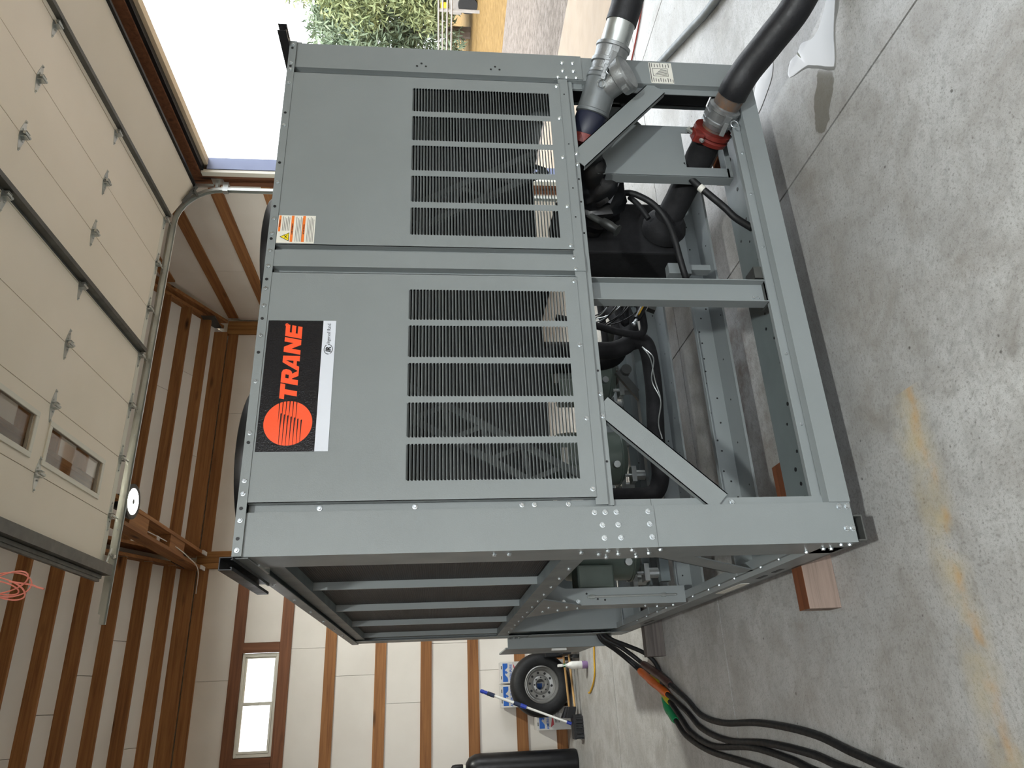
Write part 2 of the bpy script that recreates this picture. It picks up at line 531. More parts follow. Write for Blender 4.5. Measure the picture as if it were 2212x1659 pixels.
M['gravel'] = ground('gravel', [(.3, S(86, 78, 70)), (.5, S(124, 115, 107)), (.7, S(152, 142, 134))], 9, .8, .05)
M['grass'] = ground('dry_grass', [(.3, S(104, 82, 48)), (.5, S(134, 108, 66)), (.7, S(158, 130, 84))], 4, .9, .1)
def leafmat(name, a, b):
    m = NT(name)
    oi = m.n.new('ShaderNodeObjectInfo'); p = m.pos()
    n = m.noise(p, 1.1, 5)
    m.set(col=m.ramp(n, [(.3, a), (.7, b)]), rough=.6, spec=.2)
    return m.mat
M['leaf'] = leafmat('willow_leaves', S(104, 118, 82), S(158, 164, 120))
M['leaf2'] = leafmat('dark_leaves', S(92, 110, 92), S(140, 152, 124))
M['bark'] = simple('bark', S(96, 82, 70), .9, 0, .2, 4)
M['fence'] = simple('grey_pipe_rail', S(150, 146, 142), .6, .3, .1, 4)

m = NT('window_glass'); m.set(col=(1, 1, 1, 1), rough=.0, trans=1.0, ior=1.02, spec=.3); M['clear'] = m.mat
m = NT('door_glass'); m.set(col=(.8, .8, .78, 1), rough=.02, trans=1.0, ior=1.45); M['glass'] = m.mat
m = NT('water'); m.set(col=S(140, 140, 138), rough=.03, ior=1.40, spec=.7); M['water'] = m.mat
m = NT('added_led_lens'); m.set(col=(1, 1, 1, 1), ecol=(.96, 1.0, .97, 1), estr=900.0); M['led'] = m.mat
m = NT('led_lens_near'); m.set(col=(1, 1, 1, 1), ecol=(.98, 1.0, .92, 1), estr=330.0); M['led_near'] = m.mat
# ================================================================== THE PLACE
YB = 7.688      # inner face of the girts, back wall
XW = 5.08       # inner face of the girts, door wall
XL, YF = -7.0, -6.7
ROOF0, SLOPE, RIDGE = 4.85, .5, .5
def roofz(y): return ROOF0 + SLOPE*(YB - y) if y > RIDGE else ROOF0 + SLOPE*(YB - RIDGE) - SLOPE*(RIDGE - y)

# ---- floor: base under saw-cut slabs
fl = build('floor', MB().box(XL-.2, 5.35, YF-.2, YB+.2, -.16, -.03), M['joint'])
tag(fl, 'stained grey concrete floor with saw-cut joints', 'floor', kind='structure')
xs = [XL-.2, -4.16, -1.23, 1.70, 4.24, 5.35]
ys = [YF-.2, 1.87, 4.80, YB+.2]
for i in range(5):
    for j in range(3):
        g = .005
        build('concrete_slab', MB().box(xs[i]+g, xs[i+1]-g, ys[j]+g, ys[j+1]-g, -.03, 0), M['concrete'], fl)

# ---- outside ground
o = build('ground', MB().box(-60, 160, -120, 160, -.5, -.2), M['grass']); tag(o, 'dry golden grass field beyond the doorway', 'field', kind='structure')
o = build('apron', MB().box(5.36, 7.75, -8, 9.5, -.25, -.015), M['apron']); tag(o, 'pale concrete apron outside the doorway', 'pavement', kind='structure')
o = build('gravel_strip', MB().box(7.75, 15.3, -30, 40, -.3, -.05), M['gravel']); tag(o, 'grey gravel strip between apron and dry grass', 'gravel', kind='structure')

# ---- back wall
wb_ = build('wall_back', MB().box(XL-.2, XW+.3, YB+.10, YB+.2, -.1, 3.66).box(XL-.2, XW+.3, YB+.10, YB+.2, 4.15, 5.0)
            .box(XL-.2, -.95, YB+.10, YB+.2, 3.66, 4.15).box(.27, XW+.3, YB+.10, YB+.2, 3.66, 4.15), M['vinyl'])
tag(wb_, 'long back wall of white foam boards between pine girts', 'wall', kind='structure')
GZ = [.066, .575, 1.19, 1.80, 2.387, 3.03, 3.605, 4.205, 4.755]
posts_x = [(-2.4, -2.16), (1.33, 1.56), (4.86, XW)]
spans = [(XL, -2.4), (-2.16, 1.33), (1.56, 4.86)]
for z in GZ:
    for a, b in spans:
        if a == -2.16 and z in (3.605, 4.205):
            build('girt', MB().box(-2.16, 1.33, YB, YB+.04, z-.072, z+.072), M['wr'], wb_)
        else:
            build('girt', MB().box(a, b, YB, YB+.04, z-.071, z+.071), M['wx'], wb_)
for a, b in posts_x:
    w = (b-a)/3
    for k in range(3):
        build('post_ply', MB().box(a+k*w, a+(k+1)*w-.003, YB-.012-.004*(k % 2), YB+.09, 0, 4.85), M['wz'], wb_)
for a, b in spans:
    build('eave_board', MB().box(a, b, YB-.07, YB-.03, 4.83, 5.02), M['wx'], wb_)
for k in range(len(GZ)-1):
    z0, z1 = GZ[k]+.071, GZ[k+1]-.071
    for a, b in spans:
        n = max(1, round((b-a)/1.75)); st = .35*(k % 3)
        cuts = [a] + [a+st+(b-a)*q/n for q in range(1, n+1) if a+st+(b-a)*q/n < b-.2] + [b]
        for c0, c1 in zip(cuts, cuts[1:]):
            if k == 6 and a == -2.16:
                continue
            build('foam_board', MB().box(c0+.002, c1-.002, YB+.022, YB+.08, z0-.01, z1+.01), M['board'], wb_)
    if k == 6:
        for c0, c1 in ((-2.16, -1.08), (.38, 1.33)):
            build('foam_board', MB().box(c0, c1, YB+.022, YB+.08, z0-.01, z1+.01), M['board'], wb_)
# upright trims beside the window
for x0, x1 in ((.255, .375), (-1.075, -.955)):
    build('window_trim_board', MB().box(x0, x1, YB-.006, YB+.08, 3.68, 4.134), M['wrz'], wb_)

# ---- window
wi = build('window_1', MB().box(-.95, .25, YB+.03, YB+.11, 3.68, 3.715).box(-.95, .25, YB+.03, YB+.11, 4.10, 4.135)
           .box(-.95, -.905, YB+.03, YB+.11, 3.715, 4.10).box(.205, .25, YB+.03, YB+.11, 3.715, 4.10), M['vinyl'], bevel=.004)
tag(wi, 'white vinyl slider window high on the back wall', 'window', kind='structure')
build('sash', MB().box(-.37, -.33, YB+.02, YB+.07, 3.715, 4.10).box(-.905, -.37, YB+.02, YB+.05, 3.715, 3.74).box(-.905, -.37, YB+.02, YB+.05, 4.075, 4.10)
      .box(-.905, -.88, YB+.02, YB+.05, 3.74, 4.075), M['vinyl'], wi)
build('sash', MB().box(-.33, .205, YB+.06, YB+.09, 3.715, 3.735).box(-.33, .205, YB+.06, YB+.09, 4.08, 4.10).box(.185, .205, YB+.06, YB+.09, 3.735, 4.08), M['vinyl'], wi)
build('latch', MB().box(-.36, -.34, YB+.008, YB+.02, 3.88, 3.93), M['vinyl'], wi)
build('pane', MB().box(-.88, -.37, YB+.033, YB+.037, 3.74, 4.075), M['clear'], wi)
build('pane', MB().box(-.33, .185, YB+.073, YB+.077, 3.735, 4.08), M['clear'], wi)

# ---- door wall (opening 4.9 x 4.2 m)
OY0, OY1, OZ = -.62, 4.20, 4.20
wr_ = build('wall_right', MB().ext([(YF-.2, -.1), (OY0, -.1), (OY0, OZ), (OY1, OZ), (OY1, -.1), (YB+.2, -.1), (YB+.2, 4.95), (RIDGE, 8.6), (YF-.2, 4.95)], 'x', XW+.085, XW+.15), M['vinyl'])
tag(wr_, 'gable wall of white foam boards around the big doorway', 'wall', kind='structure')
for k, z in enumerate(GZ[:8]):
    build('girt', MB().box(XW, XW+.04, 4.45, YB-.02, z-.072, z+.072), M['wy'], wr_)
    build('foam_board', MB().box(XW+.022, XW+.08, 4.45, 6.3, z+.07, GZ[k+1]-.07), M['board'], wr_)
    build('foam_board', MB().box(XW+.022, XW+.08, 6.304, YB, z+.07, GZ[k+1]-.07), M['board'], wr_)
for k in range(4):
    z0 = 4.755+.605*k
    y1 = min(YB, YB-(z0-.0-ROOF0)/SLOPE)
    build('girt', MB().box(XW, XW+.04, 1.0, y1-.1, z0-.072, z0+.072), M['wy'], wr_)
    build('foam_board', MB().ext([(1.0, z0+.07), (y1, z0+.07), (y1-1.05, z0+.54), (1.0, z0+.54)], 'x', XW+.022, XW+.08), M['board'], wr_)
# doorway jamb, header and its metal trims
build('jamb_post', MB().box(XW-.03, XW+.08, 4.27, 4.345, 0, 5.3), M['wrz'], wr_)
build('jamb_post', MB().box(XW-.03, XW+.08, 4.35, 4.435, 0, 5.3), M['wrz'], wr_)
build('jamb_post', MB().box(XW-.03, XW+.08, OY0-.2, OY0-.07, 0, 5.3), M['wrz'], wr_)
build('header_beam', MB().box(XW-.03, XW+.08, OY0-.2, 4.27, 4.27, 4.62), M['wr'], wr_)
build('stop_strip', MB().box(XW-.034, XW+.004, 4.20, 4.268, 0, 4.26), M['vinyl'], wr_)
build('stop_strip', MB().box(XW-.01, XW+.06, OY0-.07, 4.20, 4.235, 4.27), M['blackm'], wr_)
build('jamb_trim', MB().box(XW+.006, XW+.16, 4.19, 4.21, 0, 4.2), M['blue_trim'], wr_)
build('jamb_trim', MB().box(XW+.06, XW+.15, OY0-.01, OY0+.01, 0, 4.2), M['blue_trim'], wr_)
build('head_trim', MB().box(XW+.06, XW+.15, OY0, 4.19, 4.195, 4.235), M['buff_trim'], wr_)
build('rake_board', MB().hexa([(XW-.05, YB-.03, 4.85), (XW, YB-.03, 4.85), (XW, YB-.03, 5.0), (XW-.05, YB-.03, 5.0)],
                              [(XW-.05, RIDGE, roofz(RIDGE)-.02), (XW, RIDGE, roofz(RIDGE)-.02), (XW, RIDGE, roofz(RIDGE)+.16), (XW-.05, RIDGE, roofz(RIDGE)+.16)]), M['wy'], wr_)
build('rake_board', MB().hexa([(XW-.14, YB-.03, 4.90), (XW-.09, YB-.03, 4.90), (XW-.09, YB-.03, 5.06), (XW-.14, YB-.03, 5.06)],
                              [(XW-.14, RIDGE, roofz(RIDGE)+.03), (XW-.09, RIDGE, roofz(RIDGE)+.03), (XW-.09, RIDGE, roofz(RIDGE)+.2), (XW-.14, RIDGE, roofz(RIDGE)+.2)]), M['wy'], wr_)
build('tie_plate', MB().box(XW-.155, XW-.145, 7.25, 7.62, 4.92, 5.12), M['strutbar'], wr_)

# ---- walls behind and beside the camera, with a doorway added for light
o = build('wall_left', MB().ext([(YF-.2, -.1), (YB+.2, -.1), (YB+.2, 4.95), (RIDGE, 8.6), (YF-.2, 4.95)], 'x', XL-.15, XL), M['osb'])
tag(o, 'plywood gable wall out of view', 'wall', kind='structure')
o = build('wall_front', MB().ext([(XL, -.1), (-3.2, -.1), (-3.2, 4.27), (1.8, 4.27), (1.8, -.1), (XW+.15, -.1), (XW+.15, 5.0), (XL, 5.0)], 'y', YF-.15, YF), M['osb'])  # opening added in the unseen wall to let light onto the chiller front
tag(o, 'plywood wall with an added open doorway behind the viewer, lighting the chiller', 'wall', kind='structure')

# ---- roof
def slope_slab(y0, y1, dz0, dz1, x0, x1, mb=None):
    mb = mb or MB()
    return mb.hexa([(x0, y0, roofz(y0)+dz0), (x1, y0, roofz(y0)+dz0), (x1, y0, roofz(y0)+dz1), (x0, y0, roofz(y0)+dz1)],
                   [(x0, y1, roofz(y1)+dz0), (x1, y1, roofz(y1)+dz0), (x1, y1, roofz(y1)+dz1), (x0, y1, roofz(y1)+dz1)])
ce = MB(); slope_slab(YB+.3, RIDGE, .32, .42, XL-.2, XW+.3, ce); slope_slab(RIDGE, YF-.3, .32, .42, XL-.2, XW+.3, ce)
ce = build('ceiling', ce, M['board']); tag(ce, 'sloping roof lined with white foam board above pine purlins', 'ceiling', kind='structure')
bays = [(XL, -2.31), (-2.17, 1.33), (1.50, XW-.14)]
NP = 17
py = [7.38-.345*i for i in range(NP)]
for i, y in enumerate(py):
    for a, b in bays[1:]:
        build('purlin', MB().box(a, b, y-.02, y+.02, roofz(y), roofz(y)+.155), M['wx'], ce)
        if i % 1 == 0:
            build('hanger', MB().box(a, a+.012, y-.032, y+.032, roofz(y)-.004, roofz(y)+.09) if a > 0 else MB().box(b-.012, b, y-.032, y+.032, roofz(y)-.004, roofz(y)+.09), M['galv'], ce)
for i in range(-1, NP-1):
    y1 = py[i] if i >= 0 else YB+.1
    y0 = py[i+1]
    for q, (a, b) in enumerate(bays[1:]):
        mid = a + (b-a)*(.40+.11*((i*7+q*3) % 4))
        for c0, c1 in ((a, mid), (mid, b)):
            bd = slope_slab(y1-.02, y0+.02, .135, .18, c0+.003, c1-.003)
            build('foam_board', bd, M['board'], ce)
# trusses: doubled rafters and doubled bottom chords
for X in (1.415, -2.24):
    for d in (-.075, .075):
        build('rafter', slope_slab(YB-.05, RIDGE, -.03, .24, X+d-.02, X+d+.02), M['wy'], ce)
        build('bottom_chord', MB().box(X+d*1.3-.02, X+d*1.3+.02, .6, 7.62, 4.73, 4.91), M['wy'], ce)
        build('chord_plate', MB().box(X+d*1.3-.025, X+d*1.3+.025, 7.46, 7.63, 4.712, 4.73), M['card'], ce)
    for yy in (5.35, 6.55):
        build('chord_block', MB().box(X-.077, X+.077, yy-.25, yy+.25, 4.74, 4.86), M['wy'], ce)
    build('tie_plate', MB().box(X-.12, X+.06, 6.95, 7.45, 4.92, 4.93), M['blackm'], ce)
cw = MB().tube([(1.46, 5.6, 4.92), (1.40, 6.4, 4.76), (1.33, 6.9, 4.70), (1.25, 7.3, 4.70), (1.0, 7.6, 4.78)], .006, 6)
build('lamp_cable', cw, M['whitepl'], ce, True)

# ---- overhead door, open under the roof
DZ = 4.56                       # underside of the open door
seams = [.68, 1.20, 1.74, 2.265, 2.80, 3.325, 3.86, 4.42]
DY0, DY1 = -.66, 4.27
door = thing('door_1', 'almond sectional overhead door rolled up open under the roof', 'door', (2.55, 1.8, DZ))
tag(door, kind='structure')
def section(x0, x1, win=False):
    m = MB()
    wins = [(2.98, 3.92), (1.83, 2.78), (.68, 1.63), (-.47, .48)]
    if not win:
        m.box(x0+.003, x1-.003, DY0, DY1, DZ, DZ+.05)
    else:
        m.box(x0+.003, 1.295, DY0, DY1, DZ, DZ+.05).box(1.605, x1-.003, DY0, DY1, DZ, DZ+.05)
        ed = [DY0] + [v for w in reversed(wins) for v in w] + [DY1]
        for a, b in zip(ed[0::2], ed[1::2]): m.box(1.295, 1.605, a, b, DZ, DZ+.05)
    s = build('section', m, M['door'], door)
    if win:
        for a, b in wins:
            build('window_frame', MB().box(1.275, 1.315, a-.02, b+.02, DZ-.012, DZ).box(1.585, 1.625, a-.02, b+.02, DZ-.012, DZ)
                  .box(1.315, 1.585, a-.02, a+.02, DZ-.012, DZ).box(1.315, 1.585, b-.02, b+.02, DZ-.012, DZ), M['vinyl'], s, bevel=.003)
            build('pane', MB().box(1.30, 1.60, a+.005, b-.005, DZ+.02, DZ+.026), M['glass'], s)
    build('end_stile', MB().box(x0+.004, x1-.004, DY1-.075, DY1+.002, DZ-.002, DZ), M['vinyl'], s)
for i in range(7):
    section(seams[i], seams[i+1], i == 1)
# lowest section hanging on the curve of the track
q0 = Vector((4.425, 0, DZ)); q1 = Vector((4.88, 0, DZ-.235))
nrm = Vector((.2, 0, .45)).normalized()*.05
s = build('section', MB().hexa([(q0.x, DY0, q0.z), (q1.x, DY0, q1.z), (q1.x+nrm.x, DY0, q1.z+nrm.z), (q0.x+nrm.x, DY0, q0.z+nrm.z)],
                               [(q0.x, DY1, q0.z), (q1.x, DY1, q1.z), (q1.x+nrm.x, DY1, q1.z+nrm.z), (q0.x+nrm.x, DY1, q0.z+nrm.z)]), M['door'], door)
build('bottom_seal', MB().bar((4.89, DY0, DZ-.235), (4.89, DY1, DZ-.235), .03, .05), M['blackm'], s)
# long stiffening struts under three seams
for xs_ in (4.42, 2.80):
    build('strut', MB().sheet([(xs_+.012, DZ), (xs_+.03, DZ-.002), (xs_+.035, DZ-.055), (xs_+.075, DZ-.055), (xs_+.08, DZ-.002), (xs_+.1, DZ)], .003, 'y', DY0+.02, DY1-.03), M['strutbar'], door)
build('strut', MB().sheet([(.69, DZ-.001), (.69, DZ-.075), (.78, DZ-.075)], .004, 'y', DY0, DY1+.03), M['strutbar'], door)
build('top_seal', MB().box(.655, .685, DY0, DY1-.02, DZ-.02, DZ+.05).box(.63, .655, DY0, DY1-.03, DZ-.01, DZ+.02), M['strutbar'], door)
# hinges
h = MB().ext([(-.135, .006), (-.05, .030), (-.02, .036), (.02, .036), (.05, .030), (.135, .006), (.135, -.006), (.05, -.030), (.02, -.036), (-.02, -.036), (-.05, -.030), (-.135, -.006)], 'z', -.003, 0)
h.v = [(p[0], p[1], p[2]) for p in h.v]
h.box(-.024, -.020, -.024, .024, -.040, -.003).box(.020, .024, -.024, .024, -.040, -.003)
h.cyl((0, -.036, -.034), (0, .036, -.034), .012, n=10)
for sx_ in (-.118, .118):
    h.cyl((sx_, 0, -.012), (sx_, 0, -.002), .007, n=6)
h.cyl((-.045, .012, -.010), (-.045, .012, -.002), .007, n=6).cyl((.045, -.012, -.010), (.045, -.012, -.002), .007, n=6)
HM = mesh_of('hinge', h, M['galv'])
for xs_ in seams[1:]:
    for yy in (2.95, 1.80, .65, -.45, DY1-.04):
        inst(HM, 'hinge', (xs_, yy, DZ), door)
RM = mesh_of('roller', MB().cyl((0, 0, 0), (0, .075, 0), .006, n=8).lathe([(.010, 0), (.026, .002), (.026, .022), (.010, .024)], (0, .07, 0), (0, 1, 0), 16), M['galv'], True)
for xs_ in seams[1:]:
    inst(RM, 'roller', (xs_, DY1, DZ-.03), door)
build('roller_bracket', MB().box(.76, .80, DY1-.04, DY1+.0, DZ-.05, DZ).bar((.72, DY1-.02, DZ-.02), (.92, DY1-.02, DZ-.06), .03, .006).cyl((.86, DY1-.04, DZ-.055), (.86, DY1+.1, DZ-.055), .008, n=8)
      .cyl((.86, DY1+.02, DZ-.055), (.86, DY1+.06, DZ-.055), .022, n=12), M['galv'], door)
build('bottom_bracket', MB().bar((4.66, DY1-.03, DZ-.15), (4.88, DY1-.03, DZ-.27), .05, .012).cyl((4.83, DY1-.05, DZ-.25), (4.83, DY1+.08, DZ-.25), .012, n=8).box(4.80, 4.84, DY1-.03, DY1+.01, DZ-.25, DZ-.12), M['strutbar'], door)
# track: upright, curve and level run, a C section swept along its path
def track(yc, nm):
    path = [(4.93, 0.02), (4.93, 4.05)]
    for k in range(1, 9):
        a = k/8*PI/2
        path.append((4.93-.46+.46*math.cos(a), 4.05+.46*math.sin(a)))
    path += [(3.0, 4.512), (.29, 4.512)]
    m = MB()
    prof = [(-.028, .020), (-.028, -.018), (.024, -.018), (.024, .020)]   # across y, across the normal
    rows = []
    for i, p in enumerate(path):
        a = Vector(path[max(0, i-1)]); b = Vector(path[min(len(path)-1, i+1)])
        d = (b-a).normalized(); n2 = Vector((-d.y, d.x))
        rows.append([(p[0]+n2.x*v, yc+u, p[1]+n2.y*v) for u, v in prof])
        rows[-1] += [(p[0]+n2.x*(v*.82), yc+u*.86, p[1]+n2.y*(v*.82)) for u, v in prof]
    n = len(rows)
    vs = [v for r in rows for v in r]; fs = []
    ring = [0, 1, 2, 3, 7, 6, 5, 4]
    for i in range(n-1):
        for k in range(8):
            a, b = ring[k], ring[(k+1) % 8]
            fs.append((i*8+a, i*8+b, (i+1)*8+b, (i+1)*8+a))
    m.add(vs, fs)
    t = build(nm, m, M['track'], door, True)
    build('track_angle', MB().sheet([(yc+.026, 4.50), (yc+.026, 4.57), (yc+.07, 4.57)], .003, 'x', .38, 4.5), M['track'], t)
    build('wall_bracket', MB().box(4.95, XW-.03, yc-.03, yc+.03, 4.10, 4.13).box(XW-.035, XW-.03, yc-.05, yc+.05, 4.05, 4.18).box(4.90, 5.02, yc-.03, yc+.03, 3.99, 4.05), M['galv'], t)
    for xx in (1.1, 2.0, 3.0, 3.9):
        build('track_bolt', MB().cyl((xx, yc-.034, 4.512), (xx, yc-.026, 4.512), .008, n=6), M['zinc'], t)
track(4.36, 'track'); track(-.75, 'track')
build('hanging_angle', MB().sheet([(4.30, 4.60), (4.33, 4.60), (4.33, 4.64)], .004, 'x', .4, 4.4) if False else MB().box(4.96, 4.99, 4.33, 4.36, 4.15, 4.75), M['galv'], door)

# ---- high-bay lamps: one in view, one added out of view
def lamp(loc, label, led='led'):
    x, y, z = loc
    t = thing('high_bay_lamp', label, 'lamp', (x, y, z), 'round high bay lamps')
    build('housing', MB().lathe([(.055, .10), (.055, .055), (.12, .05), (.165, .02), (.174, 0), (.174, -.016), (.168, -.020), (.128, -.018), (.126, -.004)], (x, y, z), (0, 0, 1), 32, False).lathe([(.02, .10), (.055, .10)], (x, y, z), (0, 0, 1), 20, False), M['black'], t, True)
    build('lens', MB().lathe([(.001, -.012), (.032, -.012), (.12, -.012), (.128, -.008)], (x, y, z), (0, 0, 1), 32, False), M[led], t)
    build('lens_hub', MB().lathe([(.028, 0), (.028, .01)], (x, y, z-.022), (0, 0, 1), 16), M['black'], t)
    build('driver', MB().box(x-.07, x+.07, y-.05, y+.05, z+.10, z+.16), M['black'], t, bevel=.006)
    build('bracket', MB().box(x-.012, x+.012, y-.012, y+.012, z+.16, z+.32), M['blackm'], t)
lamp((1.50, 4.86, 4.655), 'round lit high bay lamp hung from the timber roof chord', 'led_near')
lamp((-.9, -4.9, 4.62), 'added round high bay lamp behind the viewer, lighting the chiller front')  # unseen lamp added to brighten the front of the chiller

# ---- outside: trees and rail fence
def tree(x, y, h, r, mat, label, seed, n=5200):
    rr = random.Random(seed)
    t = thing('willow_tree', label, 'tree', (x, y, -.2), 'trees beyond the field')
    tr = MB(); tr.tube([(x, y, -.2), (x+.1, y, h*.35), (x-.1, y+.1, h*.75)], .3, 8, rad=lambda q: .32*(1-q*.75))
    for k in range(7):
        a = rr.random()*2*PI; z0 = h*(.25+.07*k)
        tr.tube([(x, y, z0), (x+math.cos(a)*r*.4, y+math.sin(a)*r*.4, z0+h*.12), (x+math.cos(a)*r*.75, y+math.sin(a)*r*.75, z0+h*.17)], .08, 5)
    build('trunk', tr, M['bark'], t, True)
    lf = MB(); cl = []
    for k in range(70):
        a = rr.random()*2*PI; ph = rr.random()
        zz = h*(.12+.84*ph); rad = r*math.sqrt(max(.05, 1-((ph-.42)/.62)**2))*(.45+.55*rr.random())
        cl.append((x+math.cos(a)*rad, y+math.sin(a)*rad, zz, r*(.20+.16*rr.random())))
    for k in range(n):
        cx_, cy_, cz_, cr = cl[rr.randrange(len(cl))]
        d = Vector((rr.gauss(0, 1), rr.gauss(0, 1), rr.gauss(0, 1.1))).normalized()*cr*(rr.random()**.4)
        c = Vector((cx_, cy_, max(.05, cz_)))+d
        c.z = max(c.z, .1)
        u = Vector((rr.gauss(0, 1), rr.gauss(0, 1), rr.gauss(0, 1))).normalized()
        w = u.cross(Vector((rr.gauss(0, 1), rr.gauss(0, 1), rr.gauss(0, 1)))).normalized()
        s1 = .15+.15*rr.random(); s2 = .05
        lf.add([c-u*s1, c-w*s2, c+u*s1, c+w*s2], [(0, 1, 2, 3)])
    f = build('foliage', lf, mat, t); tag(f, kind='stuff')
tree(34.0, 26.6, 8.5, 3.6, M['leaf2'], 'dark green willow nearest the chiller post', 3, 16000)
tree(34.5, 23.0, 9.4, 3.4, M['leaf'], 'tall pale green willow at the frame edge', 5, 16000)
tree(37.0, 18.5, 10.5, 4.4, M['leaf'], 'broad willow just past the frame edge', 9)
tree(39.0, 31.0, 9.6, 4.2, M['leaf2'], 'willow hidden behind the grey chiller', 12)
tree(45.0, 24.5, 8.6, 4.6, M['leaf2'], 'bushy dark tree behind the tall willow', 21, 9000)
tree(41.0, 11.5, 9.2, 4.2, M['leaf2'], 'round willow farther along the field edge', 31, 6000)
tree(43.0, 4.0, 10.0, 4.6, M['leaf'], 'last willow along the field edge', 37, 6000)
fe = thing('pipe_rail_fence', 'grey pipe rail fence along the far edge of the field', 'fence', (27.5, 20, -.2))
for k in range(15):
    yy = -10+3.0*k
    build('post', MB().cyl((27.5, yy, -.2), (27.5, yy, 1.62), .07, n=8), M['fence'], fe)
for z in (1.02, 1.22, 1.42, 1.60):
    build('rail', MB().cyl((27.46, -11, z), (27.46, 34, z), .04, n=8), M['fence'], fe)
yt = thing('field_roller', 'small yellow and grey machine parked behind the fence', 'machine', (29.5, 20.9, -.2))
build('body', MB().box(29.2, 29.8, 20.4, 21.6, .5, 1.1), M['fence'], yt, bevel=.05)
build('tank', MB().box(29.1, 29.3, 21.0, 21.35, 1.15, 1.5), M['cord_yellow'], yt, bevel=.05)
build('wheel', MB().cyl((29.1, 21.0, .25), (29.25, 21.0, .25), .45, n=20), M['rubber'], yt)
# ================================================================== THE CHILLER
CW, CD, CB, CT = 2.292, 3.614, .17, 2.31
ch = thing('air_cooled_chiller', 'big grey-green packaged chiller with louvered front panels on timber blocks', 'chiller', (CW/2, CD/2, 0.135))
b_ = MB().lathe([(.0100, 0), (.0100, .0015), (.0072, .0017)], (0, 0, 0), (0, -1, 0), 14).lathe([(.0072, .0015), (.0072, .007), (.006, .008)], (0, 0, 0), (0, -1, 0), 6)
BOLT = mesh_of('bolt', b_, M['zinc'], True)
def bolt(parent, x, y, z, face='-y', s=1.0):
    rot = {'-y': (0, 0, 0), '-x': (0, 0, -PI/2), 'z': (-PI/2, 0, 0)}[face]
    return inst(BOLT, 'bolt', (x, y, z), parent, rot, (s, s, s))
hb = MB().lathe([(.0065, 0), (.0065, .0012)], (0, 0, 0), (0, -1, 0), 10)
HOLE = mesh_of('hole', hb, M['ink'])
def hole(parent, x, y, z, face='-y', s=1.0):
    return inst(HOLE, 'hole', (x, y, z), parent, {'-y': (0, 0, 0), '-x': (0, 0, -PI/2), 'z': (-PI/2, 0, 0)}[face], (s, s, s))

# ---- corner posts (folded sheet: front leaf, side leaf, inner lip)
def post(side, y0, front, z0, z1, t=.004, grow=0.0):
    """side: 0 = left, 1 = right; front: True for the near end"""
    s = 1 if side == 0 else -1
    X = (0 if side == 0 else CW) - s*grow
    d = 1 if front else -1
    line = [(X, y0+d*.20), (X, y0), (X+s*.145, y0), (X+s*.145, y0+d*.028), (X+s*.176, y0+d*.028)]
    if (side == 0) != front: line = line[::-1]
    if (side == 0) == front: pass
    return MB().sheet(line, t if (side == 0) == front else t, 'z', z0, z1)
pl_up = build('corner_post', post(0, 0, True, .90, 2.283, .004, .002), M['paint'], ch)
pl_lo = build('corner_post', post(0, .006, True, CB, 1.12), M['paint'], ch)
pr_up = build('corner_post', post(1, 0, True, .985, 2.283, .004, .002), M['paint'], ch)
pr_lo = build('corner_post', post(1, .006, True, CB, 1.12), M['paint'], ch)
for s_ in (0, 1):
    build('corner_post', post(s_, CD, False, CB, 2.283), M['paint'], ch)
for z, xs_ in ((1.078, (.025, .078)), (.93, (.025, .078, .122))):
    pass
for x, z in ((.122, 1.112), (.122, 1.075), (.122, 1.035), (.122, .922), (.078, 1.088), (.078, 1.033), (.078, .921), (.033, 1.085), (.033, 1.028), (.033, .918)):
    bolt(pl_up, x, -.001, z)
for z in (.21, .178+.012):
    pass
for x, z in ((.128, .214), (.128, .184), (.05, .204), (.05, .182)):
    bolt(pl_lo, x, .005, z, s=1.15)
for y, z in ((.05, 1.46), (.05, 1.41), (.05, 1.16), (.03, 1.07), (.09, 1.09), (.03, .985), (.09, 1.02), (.15, 1.05), (.09, .91), (.15, .94), (.03, .885)):
    bolt(pl_up, -.003, y, z, '-x')
for y, z in ((.03, .225), (.03, .192), (.10, .255), (.10, .225), (.16, .29)):
    bolt(pl_lo, -.001, y, z, '-x')
for x in (2.245, 2.195):
    for z in (1.075, 1.025): bolt(pr_up, x, -.001, z)
for x, z in ((2.155, 1.10), (2.155, 1.06), (2.155, 1.015)): bolt(pr_up, x, -.001, z, s=.9)
for z in (1.725, 1.39):
    for dx, dz in ((0, .02), (0, -.02), (.017, 0)): hole(pr_up, 2.185+dx, -.0012, z+dz, s=.75)
for z in (2.05, 1.73, 1.36, 1.316, 1.196): bolt(pl_up, .16, .026, z, s=.9)
for z in (.69, .60): bolt(pl_lo, .158, .03, z)
for z in (.66, .62): bolt(pr_lo, 2.132, .03, z)
# wiring label on the right post
lb = build('wiring_label', MB().box(2.152, 2.281, .004, .006, .548, .658), M['paper'], ch)
lbm = MB()
for q in range(9): lbm.box(2.158+.003*(q % 2), 2.184-.004*(q % 3), .003, .0041, .643-.0115*q, .6455-.0115*q)
for q in range(7): lbm.box(2.252, 2.276-.003*(q % 3), .003, .0041, .643-.0135*q, .6455-.0135*q)
lbm.box(2.195, 2.245, .003, .0041, .642, .6435).box(2.195, 2.245, .003, .0041, .57, .5715).box(2.195, 2.1965, .003, .0041, .57, .642).box(2.2435, 2.245, .003, .0041, .57, .642)
for q in range(6): lbm.bar((2.20+.007*q, .0036, .575), (2.207+.006*q, .0036, .635-.006*q), .001, .0016, (1, 0, 0))
lbm.box(2.158, 2.277, .003, .0041, .6525, .6555)
build('print', lbm, M['ink'], lb)

